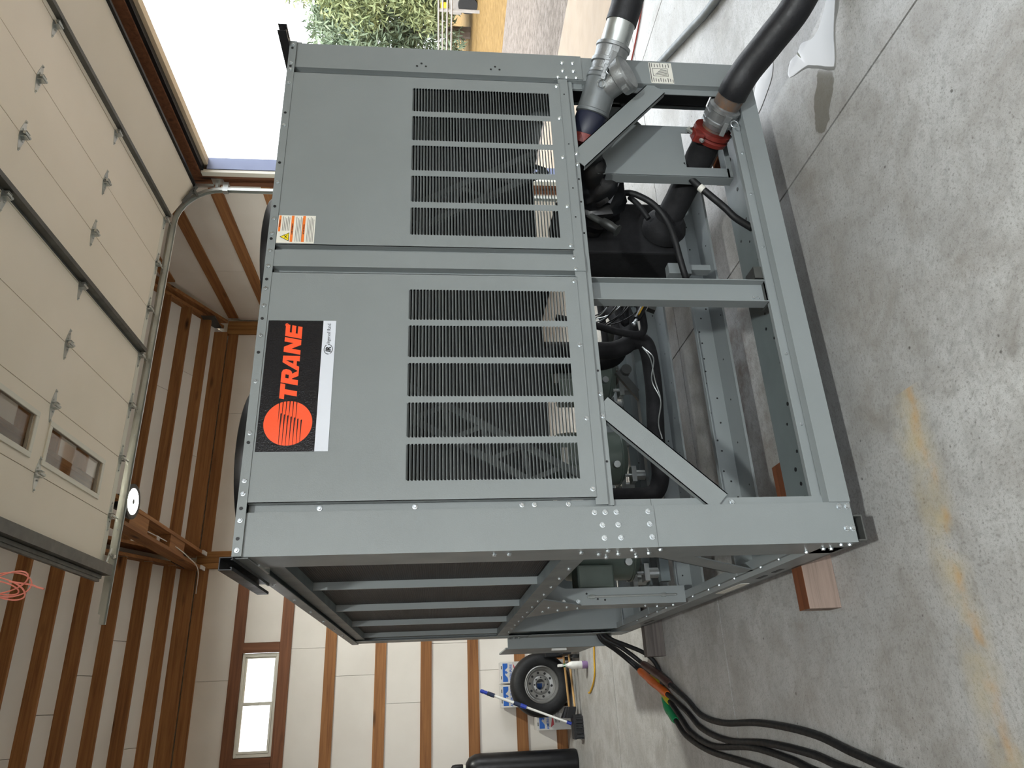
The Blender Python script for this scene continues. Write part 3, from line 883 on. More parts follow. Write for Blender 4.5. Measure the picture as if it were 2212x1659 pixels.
# ---- top rails
tr_ = build('top_rail', MB().sheet([(-.010, 2.281), (-.010, 2.312), (.06, 2.312)], -.004, 'x', -.002, CW+.002), M['paint'], ch)
for x in (.018, .115, .205, .25, .42, .615, .80, .925, 1.0, 1.10, 1.17, 1.25, 1.32, 1.50, 1.80, 2.04, 2.12, 2.16, 2.27):
    bolt(tr_, x, -.011, 2.297, s=.85)
for x in (.055, .155, .385, .73, .87, 1.04, 1.225, 1.38, 1.60, 1.87, 2.14, 2.25):
    hole(tr_, x, -.0115, 2.298, s=.9)
for X, sgn in ((-.008, 1), (CW+.008, -1)):
    build('top_rail', MB().sheet([(X, 2.262), (X, 2.312), (X+sgn*.07, 2.312)], -.004*sgn, 'y', 0.0, CD), M['paint'], ch)
build('top_rail', MB().box(0, CW, CD, CD+.004, 2.262, 2.312), M['paint'], ch)
# roof deck with fan openings is closed sheet under the shrouds
build('top_deck', MB().box(.0, CW, .0, CD, 2.296, 2.306), M['paint_shaded'], ch)
for fx in (.48, 1.47):
    for fy in (.64, 1.70, 2.80):
        f = build('fan_shroud', MB().lathe([(.372, 0), (.362, .02), (.355, .08), (.358, .10), (.362, .112), (.360, .115), (.340, .112), (.335, .02), (.335, 0)], (fx, fy, 2.306), (0, 0, 1), 48, False), M['black'], ch, True)
        g = MB()
        for R in (.1, .16, .22, .28, .33): g.torus((fx, fy, 2.422), (0, 0, 1), R, .0025, 28, 5)
        for k in range(8):
            a = k*PI/4; g.cyl((fx+.09*math.cos(a), fy+.09*math.sin(a), 2.425), (fx+.35*math.cos(a), fy+.35*math.sin(a), 2.42), .003, n=5)
        g.cyl((fx, fy, 2.33), (fx, fy, 2.415), .09, n=20)
        build('fan_guard', g, M['blackm'], f)
# slotted strut bars riding on the two long top edges
def strut(x, y0, y1, z0, slot=True):
    w, hgt, t = .041, .041, .003
    m = MB().sheet([(x+.010, z0+.006), (x+.010, z0), (x, z0), (x, z0+hgt), (x+w, z0+hgt), (x+w, z0), (x+w-.010, z0), (x+w-.010, z0+.006)], -t, 'y', y0, y1)
    return m
build('strut_bar', strut(-.055, -.07, .47, 2.29), M['blackm'], ch)
rs = MB().box(2.262, 2.266, -.09, .3, 2.312, 2.35).box(2.30, 2.304, -.09, .3, 2.312, 2.35).box(2.266, 2.272, -.09, .3, 2.312, 2.316).box(2.288, 2.30, -.09, .3, 2.312, 2.316).box(2.272, 2.288, -.035, .3, 2.312, 2.316)
build('strut_bar', rs, M['blackm'], ch)
build('strut_clip', MB().box(-.008, .03, .14, .30, 2.255, 2.262).box(.0, .012, .20, .23, 2.24, 2.262), M['galv'], ch)

# ---- louvered front panels
def front_panel(x0, x1, cols):
    y0, y1, z0, z1 = -.006, -.004, 1.100, 2.282
    LZ0, LZ1 = 1.153, 1.763
    m = MB()
    m.box(x0, x1, y0, y1, LZ1, z1).box(x0, x1, y0, y1, z0, LZ0)
    ed = [x0] + [v for c in cols for v in c] + [x1]
    for a, b in zip(ed[0::2], ed[1::2]): m.box(a, b, y0, y1, LZ0, LZ1)
    m.box(x0, x0+.002, y0, .024, z0, z1).box(x1-.002, x1, y0, .024, z0, z1)
    p = build('front_panel', m, M['paint'], ch)
    n = 48; pitch = (LZ1-LZ0)/n
    for a, b in cols:
        l = MB()
        for k in range(n):
            zc = LZ0+pitch*(k+.60)
            l.hexa([(a-.001, y0+.0006, zc+.0034), (b+.001, y0+.0006, zc+.0034), (b+.001, y0+.0006, zc+.0046), (a-.001, y0+.0006, zc+.0046)],
                   [(a-.001, .007, zc-.0028), (b+.001, .007, zc-.0028), (b+.001, .007, zc-.0016), (a-.001, .007, zc-.0016)])
        # rounded ends of the slots
        for k in range(n):
            zc = LZ0+pitch*(k+.60)
            for xe, sg in ((a, 1), (b, -1)):
                l.ext([(xe-sg*.001, zc+.0046), (xe+sg*.006, zc+.0046), (xe-sg*.001, zc-.0040)], 'y', y0+.0005, y1)
        tag(build('louver_blades', l, M['paint'], p), kind='stuff')
    return p
colsL = [(.243+.1575*k, .243+.1575*k+.134) for k in range(5)]
colsR = [(1.261+.1625*k, 1.261+.1625*k+.135) for k in range(5)]
fpL = front_panel(.174, 1.076, colsL)
fpR = front_panel(1.204, 2.112, colsR)
for x in (.205, .47, .77, 1.055): bolt(fpL, x, -.006, 1.112, s=.95)
for x in (1.225, 1.42, 1.68, 1.90, 2.09): bolt(fpR, x, -.006, 1.112, s=.95)
for x, z in ((1.093, 1.10), (1.185, 1.10)): pass
# middle strip between the panels, set in a dark channel
ms = build('centre_strip', MB().sheet([(1.062, .03), (1.106, .03), (1.106, -.004), (1.174, -.004), (1.174, .03), (1.218, .03)], -.003, 'z', 1.06, 2.284), M['paint'], ch)
for x, z in ((1.165, 1.105), (1.112, 1.10)): bolt(ms, x, -.006, z, s=.9)
for z in (1.98, 1.68, 1.33):
    bolt(ms, 1.182, .026, z, s=.8); bolt(ms, 1.084, .026, z, s=.8)
# mid rail under the panels
mr = build('mid_rail', MB().sheet([(-.002, 1.104), (-.002, 1.060), (.012, 1.058), (.012, 1.036), (.05, 1.036)], .003, 'x', .150, 2.142), M['paint'], ch)
for x in (.485, .575, 1.66, 1.72): bolt(mr, x, .012, 1.046, s=.95)
for x in (.31, .67, 1.30, 1.46, 1.58): hole(mr, x, .0118, 1.047, s=.7)
for x in (1.37, 1.52, 1.76, 2.05): hole(mr, x, -.0022, 1.08, s=.55)

# ---- base frame
br = build('base_rail', MB().sheet([(.035, .255), (.0, .250), (.0, .17), (.05, .17)], .004, 'x', .145, 2.147), M['paint'], ch)
bl = build('base_rail_lip', MB().sheet([(.045, .19), (.045, .285), (.062, .285)], .004, 'x', .17, 2.12), M['paint'], ch)
for x in (.46, .76, 1.27, 1.55, 1.78, 1.97): bolt(bl, x, .045, .268, s=1.0)
bp = build('base_pan', MB().box(.02, 2.27, .06, .42, .184, .190), M['paint_shaded'], ch)
for k in range(30):
    hole(bp, .22+.065*k+.02*random.random(), .12+.26*random.random(), .1905, 'z', .8+.7*random.random())
for X, sg in ((0, 1), (CW, -1)):
    sr = build('base_rail', MB().sheet([(X+sg*.05, .17), (X, .17), (X, .262), (X+sg*.02, .268), (X+sg*.02, .285), (X+sg*.06, .285)], -.004*sg, 'y', .10, CD-.1), M['paint'], ch)
    if sg == 1:
        for y in (.42, .6, .9, 1.1, 1.25, 1.5, 1.75, 1.9, 2.0, 2.2, 2.45, 2.7): bolt(sr, X+.019, y, .276, '-x', .9)
        for y in (.55, .72, 2.55, 2.68):
            build('rail_slot', MB().box(-.0012, .001, y, y+.09, .195, .215), M['ink'], sr)
        build('rail_sticker', MB().box(-.0012, .001, .95, 1.28, .186, .232), M['paper'], sr)
build('base_rail', MB().box(.1, CW-.1, CD-.004, CD, .17, .285), M['paint'], ch)
# skid channels that sit on the timber
for x0 in (.004, CW-.096):
    build('skid_channel', MB().sheet([(x0, .17), (x0, .140), (x0+.092, .140), (x0+.092, .17)], .005, 'y', -.001, CD), M['strutbar'], ch)
# cross channels inside the base
for y, w in ((.87, .18), (1.74, .20), (2.38, .20), (3.10, .18)):
    cc = build('cross_channel', MB().sheet([(y-.03, .288), (y, .288), (y, .184), (y-w, .184), (y-w, .196)], -.005, 'x', .02, CW-.02), M['paint'], ch)
    if y < 2.5:
        for k in range(26):
            hole(cc, .15+.075*k+.03*random.random(), y-.0062, .205+.07*random.random(), '-y', .75)
            if k % 3 == 0: hole(cc, .2+.075*k, y-.03-.12*random.random(), .1902, 'z', .7)
# diagonal braces at the front
def brace(a, b, w, y, t=.004, lip=.025, nm='diagonal_brace'):
    (ax, az), (bx, bz) = a, b
    d = Vector((bx-ax, 0, bz-az)).normalized(); n = Vector((-d.z, 0, d.x))
    A = Vector((ax, y, az)); B = Vector((bx, y, bz))
    T = Vector((0, t, 0))
    q = lambda P: [P-n*w/2, P+n*w/2, P+n*w/2+T, P-n*w/2+T]
    m = MB().hexa(q(A), q(B))
    for sg in (-1, 1):
        P = A+n*w/2*sg; Q = B+n*w/2*sg
        L = Vector((0, lip, 0)); N = n*(-t*sg)
        m.hexa([P, P+N, P+N+L, P+L], [Q, Q+N, Q+N+L, Q+L])
    return build(nm, m, M['paint'], ch)
brace((.535, 1.045), (.155, .645), .085, .016)
brace((1.685, 1.045), (2.135, .630), .092, .016)
# centre post below the mid rail
cp = build('centre_post', MB().sheet([(1.108, .05), (1.108, .085), (1.078, .085), (1.028, .085), (1.004, .05)], .004, 'z', .285, 1.05), M['paint'], ch)
build('centre_post_flange', MB().box(1.004, 1.008, .045, .10, .285, 1.05).box(1.104, 1.108, .045, .10, .285, 1.05), M['paint'], cp)
build('post_foot', MB().box(1.0, 1.13, .05, .12, .283, .289).box(1.035, 1.055, .088, .094, .289, .34).box(1.12, 1.175, .05, .13, .289, .325), M['strutbar'], cp)
for z in (.315, .335): bolt(cp, 1.04, .083, z, s=.9)
for x, z in ((1.045, .98), (1.045, .42)): hole(cp, x, .083, z, s=.7)

# ---- coil side
ct = build('coil_frame', MB().box(.012, .06, .19, CD-.2, 2.20, 2.262).box(.004, .05, .19, CD-.2, 1.115, 1.20).box(.015, .05, .19, .235, 1.2, 2.2), M['paint_shaded'], ch)  # left coil frame takes the paint copy with shade in its colour
for k in range(12): bolt(ct, .0035, .42+.24*k, 1.14, '-x', .9)
for k in range(6): bolt(tr_, -.0095, .52+.45*k, 2.285, '-x', .9)
YC = [.235, .93, 1.72, 2.53, CD-.24]
for a, b in zip(YC, YC[1:]):
    build('condenser_coil', MB().box(.055, .10, a+.012, b-.012, 1.19, 2.22), M['coil'], ch)
for y in YC[1:-1]:
    build('coil_mullion', MB().box(.022, .10, y-.006, y+.006, 1.19, 2.22), M['paint'], ch)
build('coil_mullion', MB().box(.022, .10, CD-.26, CD-.2, 1.19, 2.22), M['paint'], ch)
rc = build('condenser_coil', MB().box(CW-.10, CW-.05, .2, CD-.2, 1.2, 2.26), M['coil'], ch)
build('coil_frame', MB().box(CW-.05, CW-.012, .19, CD-.2, 1.115, 1.20), M['paint'], ch)
# slanting inner braces behind the louvers
for (a, b) in (((.30, .34, 1.10), (.92, .34, 2.2)), ((1.95, .34, 1.15), (1.35, .34, 2.2))):
    d = (Vector(b)-Vector(a)); L = d.length; d.normalize(); n = Vector((-d.z, 0, d.x))
    g = MB().bar(Vector(a)-n*.06, Vector(b)-n*.06, .03, .02, (0, 1, 0)).bar(Vector(a)+n*.06, Vector(b)+n*.06, .03, .02, (0, 1, 0))
    for k in range(14):
        c = Vector(a)+d*(L*(k+.5)/14); sg = 1 if k % 2 else -1
        g.bar(c-d*.04-n*.05*sg, c+d*.04+n*.05*sg, .02, .012, (0, 1, 0))
    build('inner_brace', g, M['grate'], ch)
build('dark_backing_sheet', MB().box(.11, CW-.11, .475, .48, 1.175, 2.29), M['black'], ch)  # black sheet standing in for the shade behind the louvers
for xa, xb in ((.12, .98), (CW-.12, CW-.98)):
    build('dark_coil_slab', MB().hexa([(xa, .49, 2.28), (xa+.05, .49, 2.28), (xb+.05, .49, 1.12), (xb, .49, 1.12)], [(xa, 3.3, 2.28), (xa+.05, 3.3, 2.28), (xb+.05, 3.3, 1.12), (xb, 3.3, 1.12)]), M['coil'], ch)  # slanted coil slabs, added to keep the view behind the louvers dark
build('rear_panel', MB().box(.15, CW-.15, CD-.012, CD-.004, 1.1, 2.28), M['paint_shaded'], ch)
# side mid post with gusset plates
sp = build('side_post', MB().sheet([(.004, 1.78), (.004, 1.60), (.085, 1.60), (.085, 1.66)], -.005, 'z', .285, 1.10), M['paint'], ch)
gp = build('gusset_plate', MB().ext([(.004, .865), (.078, .93), (.155, 1.12), (.004, 1.12)], 'y', 1.590, 1.596), M['paint'], ch)
for x, z in ((.02, .89), (.02, .97), (.02, 1.05)): bolt(gp, x, 1.59, z, s=1.1)
gp2 = build('gusset_plate', MB().ext([(1.60, .87), (1.76, .87), (2.1, 1.12), (1.3, 1.12), (1.55, .9)], 'x', -.003, .003), M['paint'], ch)
for y, z in ((1.68, .88), (1.62, .95), (1.75, .98), (1.62, 1.05), (1.8, 1.06), (1.66, .50), (1.70, .42), (1.66, .34)): bolt(gp2, -.003, y, z, '-x', 1.0)
for x, z in ((.06, .84), (.025, .74), (.03, .78)): hole(sp, x, 1.5945, z, s=.9)
build('sight_tube', MB().cyl((.042, 1.585, .34), (.042, 1.585, .84), .006, n=8).cyl((.042, 1.585, .80), (.042, 1.585, .825), .011, n=8).cyl((.042, 1.585, .40), (.042, 1.585, .425), .011, n=8), M['galv'], ch, True)
# side diagonal brace
sb = MB(); A = Vector((.02, .17, .90)); B = Vector((.02, .74, .29)); d = (B-A).normalized(); n = Vector((0, -d.z, d.y))*.05
T = Vector((.005, 0, 0)); sb.hexa([A-n, A+n, A+n+T, A-n+T], [B-n, B+n, B+n+T, B-n+T])
sb.hexa([A+n, A+n*.9, A+n*.9+T*8, A+n+T*8], [B+n, B+n*.9, B+n*.9+T*8, B+n+T*8])
build('side_brace', sb, M['paint'], ch)
sb = MB(); A = Vector((2.262, .17, .90)); B = Vector((2.262, .74, .29))
sb.hexa([A-n, A+n, A+n+T, A-n+T], [B-n, B+n, B+n+T, B-n+T])
sb.hexa([A+n-T*7, A+n*.9-T*7, A+n*.9+T, A+n+T], [B+n-T*7, B+n*.9-T*7, B+n*.9+T, B+n+T])
build('side_brace', sb, M['paint'], ch)
# control cabinet at the far end
build('control_cabinet', MB().box(.02, .62, CD-.30, CD-.02, .30, 1.10), M['paint_shaded'], ch, bevel=.004)
build('cabinet_wall', MB().box(.02, .30, 3.28, 3.29, .22, 1.12), M['paint'], ch)
cd_ = build('cabinet_door', MB().box(-.085, -.070, CD-.02, CD+.62, .40, 1.12).box(-.085, .0, CD-.022, CD-.006, .26, 1.10), M['paint'], ch, bevel=.004)
build('door_latch', MB().box(-.10, -.085, CD+.05, CD+.09, .62, .74), M['whitepl'], cd_)
fp2 = build('far_post_plate', MB().box(-.004, 0, CD-.26, CD, .17, .95), M['paint'], ch)
for z in (1.10, 1.06, 1.02): bolt(fp2, -.004, CD-.12, z, '-x', 1.1); bolt(fp2, -.004, CD-.05, z-.01, '-x', 1.1)
build('cable_gland', MB().lathe([(.06, 0), (.06, .012), (.045, .02), (.045, .03)], (.03, CD-.13, .40), (-1, 0, 0), 18), M['blackm'], ch)

build('post_liner', MB().box(2.276, 2.282, .03, .30, 1.04, 2.28).box(2.19, 2.276, .28, .30, 1.04, 2.28), M['paint_shaded'], ch)
build('post_liner', MB().box(2.276, 2.282, .03, .27, .29, 1.04).box(2.262, 2.276, .25, .27, .29, 1.04), M['paint_shaded'], ch)
build('liner_strip', MB().box(2.255, 2.276, .05, .235, .30, 1.03), M['black'], ch)  # black strip along the inner face of the lower right liner
# ---- evaporator and pipework
ev = build('evaporator', MB().box(1.61, 1.925, .60, .84, .40, 1.04), M['foam'], ch, bevel=.012)
build('evaporator_bracket', MB().sheet([(.56, .44), (.56, .385), (.86, .385), (.86, .44)], .004, 'x', 1.46, 1.95).box(1.46, 1.52, .55, .60, .385, .50), M['paint'], ch)
build('evaporator_leg', MB().bar((1.50, .58, .39), (1.50, .58, .28), .05, .03, (1, 0, 0)).bar((1.90, .80, .39), (1.90, .80, .28), .05, .03, (1, 0, 0)), M['paint'], ch)
wp = [(1.745, .60, .485), (1.765, .55, .475), (1.86, .40, .42), (1.935, .225, .376), (1.955, .14, .366)]
build('water_pipe', MB().tube(wp, .068, 18, bump=.05).lathe([(.11, -.02), (.115, .02), (.10, .06), (.075, .09)], (1.745, .585, .485), (.25, -1, -.1), 22), M['foam'], ch, True)
gpl = MB().ext([(1.80, .86), (1.80, .235), (1.885, .235), (1.885, .43), (1.80+.01, .43), (1.81, .86)], 'y', .215, .221) if False else MB()
PX0, PX1, PY = 1.795, 2.105, .225
gpl.box(PX0, PX1, PY, PY+.005, .46, .90).box(PX0, PX0+.055, PY, PY+.005, .25, .46).box(2.065, PX1, PY, PY+.005, .25, .46).box(PX0, PX1, PY, PY+.005, .235, .26)
gpl.box(PX0-.002, PX0+.003, PY, PY+.055, .235, .86)
build('pipe_support_plate', gpl, M['paint'], ch)
dcol = Vector((.313, -.923, -.226)).normalized()
c0 = Vector((1.962, .12, .361))
gc = build('groove_coupling', MB().lathe([(.070, -.028), (.090, -.026), (.092, -.008), (.084, 0), (.092, .008), (.090, .026), (.070, .028)], c0, dcol, 28), M['red'], ch, True)
sd = dcol.cross(Vector((0, 0, 1))).normalized(); ud = sd.cross(dcol)
for sg in (-1, 1):
    e = c0+(sd*.55+ud*.83*1).normalized()*.105*sg
    build('coupling_ear', MB().bar(e-dcol*.022, e+dcol*.022, .06, .05, ud), M['red'], gc, bevel=.008)
for sg in (-1, 1):
    e = c0+(sd*.55+ud*.83).normalized()*.112*sg
    t_ = (sd*.83-ud*.55).normalized()
    build('coupling_bolt', MB().cyl(e-t_*.045, e+t_*.045, .009, n=8).cyl(e-t_*.058, e-t_*.045, .016, n=6), M['galv'], gc)
build('pipe_stub', MB().cyl(c0+dcol*.02, c0+dcol*.08, .0575, n=24), M['rusty'], ch, True)
# upper outlet wrapped in black sheet
bag = [(1.78, .66, .87), (1.80, .52, .86), (1.835, .40, .87), (1.86, .28, .93), (1.90, .17, .97)]
random.seed(11)
build('black_sheet_wrap', MB().tube(bag, .10, 16, rad=lambda q: .082+.062*math.sin(PI*min(1, q*1.15))**2+.007*math.sin(q*34), bump=.20).bar((1.74, .38, .82), (1.86, .30, .76), .02, .09, (0, 1, 0)), M['black'], ch, True)
build('outlet_flange', MB().lathe([(.07, 0), (.088, .005), (.088, .045), (.07, .05)], (1.885, .15, .983), (.795, -.534, -.285), 24), M['red'], ch, True)
# small hoses, tubes and harness inside
def tubes(nm, pts, r, mat, n=10): return build(nm, MB().tube(pts, r, n), M[mat], ch, True)
tubes('drain_hose', [(1.86, .44, .73), (1.84, .42, .67), (1.78, .42, .58), (1.69, .43, .52), (1.58, .44, .49), (1.48, .46, .47), (1.40, .5, .44), (1.36, .6, .38)], .016, 'rubber')
tubes('drain_hose', [(1.86, .47, .68), (1.80, .46, .64), (1.72, .46, .60)], .014, 'rubber')
tubes('green_hose', [(1.88, .24, .47), (1.80, .25, .435), (1.72, .25, .37), (1.64, .25, .30), (1.58, .25, .255), (1.5, .22, .2)], .017, 'rubber')
build('hose_label', MB().cyl((1.755, .25, .402), (1.735, .25, .385), .0185, n=12), M['paper'], ch, True)
build('valve_stub', MB().tube([(1.72, .42, .93), (1.67, .40, .89), (1.635, .385, .855)], .016, 10).lathe([(.022, 0), (.024, .02), (.024, .05), (.021, .055), (.021, .085), (.03, .087), (.03, .092)], (1.64, .385, .858), (-.62, -.15, -.62), 14), M['strutbar'], ch, True)
tubes('suction_pipe', [(1.50, 1.5, 1.0), (1.50, 1.5, .66), (1.51, 1.5, .55), (1.56, 1.5, .46), (1.66, 1.52, .44), (1.9, 1.6, .46)], .055, 'foam', 16)
tubes('suction_pipe', [(1.56, 1.5, .46), (1.57, 1.5, .38), (1.50, 1.5, .345), (1.27, 1.5, .34), (1.06, 1.5, .355), (.88, 1.5, .37), (.72, 1.52, .36), (.61, 1.55, .40), (.60, 1.6, .52), (.62, 1.65, .8)], .052, 'foam', 16)
tubes('liquid_line', [(1.62, 1.3, .95), (1.57, 1.3, .72), (1.53, 1.3, .59), (1.51, 1.3, .46), (1.55, 1.3, .42), (1.65, 1.3, .42), (1.80, 1.34, .42)], .022, 'foam')
tubes('liquid_line', [(1.90, 1.4, .56), (1.75, 1.4, .53), (1.64, 1.4, .50), (1.74, 1.4, .49), (1.90, 1.42, .44)], .024, 'foam')
tubes('riser_tube', [(2.0, 1.6, .60), (1.78, 1.6, .59), (1.59, 1.6, .585), (1.5, 1.62, .60)], .022, 'foam')
tubes('discharge_pipe', [(2.10, 1.9, .50), (1.89, 1.8, .43), (1.74, 1.8, .42), (1.6, 1.85, .5), (1.58, 1.9, .9)], .05, 'foam', 14)
random.seed(5)
for k in range(9):
    x = 1.72+.12*random.random(); z = .40+.2*random.random()
    tubes('harness_wire', [(x+.16, 1.36, z+.05), (x+.05, 1.33, z-.02), (x-.06, 1.30+.05*random.random(), z+.06*random.random()), (x-.12, 1.4, z+.14), (x-.1, 1.5, z+.3)], .0045, 'black' if k % 3 else 'galv', 6)
build('yellow_wrench_handle', MB().cyl((1.70, 1.27, .405), (1.60, 1.27, .465), .020, n=12), M['black'], ch, True)
build('handle_label', MB().bar((1.70, 1.252, .408), (1.615, 1.252, .460), .008, .028, (0, 1, 0)), M['cord_yellow'], ch)
build('pipe_bracket', MB().bar((1.93, 1.42, .24), (1.72, 1.38, .335), .05, .035, (0, 1, 0)), M['strutbar'], ch)
for k in range(2):
    tubes('sensor_wire', [(1.50, 1.44, .40), (1.42, 1.435, .36-.02*k), (1.27, 1.43, .35+.02*k), (1.14, 1.435, .33), (1.0, 1.44, .36), (.9, 1.44, .35)], .004, 'galv', 6)
build('valve_tip', MB().cyl((1.60, 1.27, .465), (1.575, 1.27, .482), .010, n=8).sphere((1.565, 1.27, .487), .014), M['zinc'], ch, True)
# compressors
def compressor(x, y, z0, h, r):
    c = build('compressor', MB().lathe([(r*.3, 0), (r*.8, .01), (r, .05), (r, h*.72), (r*.96, h*.82), (r*.75, h*.93), (r*.3, h*.995), (.001, h)], (x, y, z0), (0, 0, 1), 28), M['green_comp'], ch, True)
    build('terminal_box', MB().box(x-r*1.48, x-r*.70, y-r-.09, y-r*.4, z0+h*.40, z0+h*.80), M['green_comp'], c, bevel=.012)
    build('data_label', MB().box(x-.12, x+.02, y-r*1.01, y-r*.985, z0+h*.76, z0+h*.84), M['paper'], c)
    for sx in (-1, 1):
        for sy in (-1, 1):
            build('mount_foot', MB().box(x+sx*r*.9-.05, x+sx*r*.9+.05, y+sy*r*.8-.04, y+sy*r*.8+.04, z0-.02, z0+.01).cyl((x+sx*r*.9, y+sy*r*.8, z0-.08), (x+sx*r*.9, y+sy*r*.8, z0-.005), .032, n=14).cyl((x+sx*r*.9, y+sy*r*.8, z0), (x+sx*r*.9, y+sy*r*.8, z0+.045), .010, n=6), M['galv'], c)
    build('band_ring', MB().torus((x, y, z0+.05), (0, 0, 1), r+.004, .008, 28, 6), M['green_comp'], c, True)
    build('oil_glass', MB().cyl((x-r*.5, y-r*.8, z0+.10), (x-r*.55, y-r*1.06, z0+.10), .022, n=12), M['galv'], c)
compressor(.365, 2.02, .42, .54, .175)
compressor(.98, 2.05, .42, .54, .175)
compressor(1.60, 2.12, .42, .54, .175)
build('compressor_rail', MB().box(.15, 2.0, 1.82, 1.88, .285, .34), M['paint_shaded'], ch)
build('compressor_rail', MB().box(.15, 2.0, 2.20, 2.26, .285, .34), M['paint_shaded'], ch)
build('motor_mount', MB().bar((1.50, 1.8, .47), (1.30, 1.85, .30), .05, .03, (0, 1, 0)).cyl((1.50, 1.76, .42), (1.50, 1.84, .42), .035, n=16), M['strutbar'], ch)

# ---- maker's plate
npl = build('name_plate', MB().box(.352, .864, -.0085, -.0065, 2.076, 2.274), M['sign_black'], ch)
npw = build('name_plate_strip', MB().box(.352, .864, -.0085, -.0065, 2.029, 2.0755), M['sign_white'], ch)
# lettering T R A N E (heavy italic, built stroke by stroke)
lt = MB()
H_, X0, Z0, SH = .060, .538, 2.150, .20
def stroke(poly, ox, w):
    pts = [(X0+ox+(px*w)+SH*pz*H_, Z0+pz*H_) for px, pz in poly]
    stroke.k = getattr(stroke, 'k', 0)+1; lt.ext(pts, 'y', -.0094-.00003*stroke.k, -.0085)
def T(ox, w): stroke([(0, .72), (1, .72), (1, 1), (0, 1)], ox, w); stroke([(.33, 0), (.67, 0), (.67, .73), (.33, .73)], ox, w)
def R(ox, w):
    stroke([(0, 0), (.36, 0), (.36, 1), (0, 1)], ox, w); stroke([(.34, .76), (.62, .76), (.78, .82), (.70, 1), (.34, 1)], ox, w)
    stroke([(.62, .76), (.62, .55), (.98, .55), (.99, .75), (.9, .92), (.70, 1), (.66, .9)], ox, w); stroke([(.34, .36), (.72, .36), (.90, .42), (.98, .56), (.62, .56), (.34, .56)], ox, w)
    stroke([(.40, .37), (.74, .37), (1.06, 0), (.66, 0)], ox, w)
def A(ox, w):
    stroke([(-.06, 0), (.26, 0), (.60, 1), (.36, 1)], ox, w); stroke([(.62, 0), (.98, 0), (.80, 1), (.52, 1)], ox, w); stroke([(.2, .16), (.8, .16), (.8, .36), (.26, .36)], ox, w)
def N(ox, w):
    stroke([(0, 0), (.30, 0), (.30, 1), (0, 1)], ox, w); stroke([(.70, 0), (1, 0), (1, 1), (.70, 1)], ox, w); stroke([(0, 1), (.34, 1), (1, 0), (.66, 0)], ox, w)
def E(ox, w):
    stroke([(0, 0), (.36, 0), (.36, 1), (0, 1)], ox, w)
    for a, b in ((0, .26), (.38, .62), (.74, 1)): stroke([(.34, a), (.98, a), (.98, b), (.34, b)], ox, w)
T(0, .058); R(.062, .056); A(.120, .060); N(.184, .060); E(.249, .050)
build('lettering', lt, M['sign_red'], npl)
build('registered_mark', MB().torus((.853-.008, -.0088, 2.207), (0, 1, 0), .0055, .0012, 18, 6).box(.8435, .8465, -.0096, -.0085, 2.204, 2.210), M['sign_red'], npl)
gl = MB(); CXg, CZg, RG = .456, 2.172, .083
gl.ext([(CXg+RG*math.cos(2*PI*k/56), CZg+RG*math.sin(2*PI*k/56)) for k in range(56)], 'y', -.0092, -.0085)
emb = build('emblem', gl, M['sign_red'], npl)
sl = MB()
for k in range(6):                      # slits entering from the right rim
    z = CZg+.034-.0118*k; xr = CXg+math.sqrt(RG*RG-(z-CZg)**2)
    sl.ext([(CXg-.004-.002*k, z), (xr+.001, z+.0018), (xr+.001, z-.0018)], 'y', -.0096, -.0092)
for k in range(7):                      # slits entering from the left rim
    z = CZg+.026-.0118*k; xl = CXg-math.sqrt(RG*RG-(z-CZg)**2)
    xe = CXg+.036-.004*k
    sl.ext([(xe, z+.0022), (xe+.001, z-.0024), (xl-.001, z-.0006), (xl-.001, z+.0006)], 'y', -.0096, -.0092)
build('emblem_slits', sl, M['sign_black'], emb)
ir = MB()
for a0, a1 in ((.15, 1.05), (1.15, 2.05)):
    P = [(.745+.0195*math.cos(a0*PI+(a1-a0)*PI*k/14), -.009, 2.0515+.0150*math.sin(a0*PI+(a1-a0)*PI*k/14)) for k in range(15)]
    ir.tube(P, .0012, 5, False)
build('monogram_ring', ir, M['ink'], npw)
text_on('monogram', 'IR', .024, (.7335, -.0087, 2.0435), npw, M['ink'], shear=.15, bold=.0012)
text_on('lettering', 'Ingersoll Rand.', .0185, (.768, -.0087, 2.0475), npw, M['ink'], shear=.1, sx=.78)

# ---- warning label
wl = build('warning_label', MB().box(1.209, 1.340, -.0078, -.0065, 2.135, 2.279), M['paper'], ch)
for x0, x1, z0, z1 in ((1.262, 1.338, 2.268, 2.276), (1.214, 1.338, 2.218, 2.228), (1.214, 1.338, 2.174, 2.184)):
    build('header_bar', MB().box(x0, x1, -.0084, -.0078, z0, z1), M['orange'], wl)
for s_, x, z in (('WARNING', 1.283, 2.2693), ('AVERTISSEMENT', 1.248, 2.2198), ('ADVERTENCIA', 1.250, 2.1758)):
    text_on('header_text', s_, .0072, (x, -.0086, z), wl, M['ink'], bold=.0002, depth=.0002)
ln = MB()
for q in range(5): ln.box(1.266, 1.334-.004*(q % 3), -.0082, -.0078, 2.2590-.0062*q, 2.2612-.0062*q)
for q in range(5): ln.box(1.216, 1.334-.007*(q % 3), -.0082, -.0078, 2.2070-.0058*q, 2.2090-.0058*q)
for q in range(5): ln.box(1.216, 1.334-.006*((q+1) % 3), -.0082, -.0078, 2.1630-.0056*q, 2.1650-.0056*q)
build('small_print', ln, M['lab_grey'], wl)
build('hazard_triangle', MB().ext([(1.2165, 2.232), (1.2575, 2.232), (1.237, 2.268)], 'y', -.0082, -.0078), M['ink'], wl)
build('hazard_field', MB().ext([(1.2205, 2.2342), (1.2535, 2.2342), (1.237, 2.2635)], 'y', -.0086, -.0082), M['yellow'], wl)
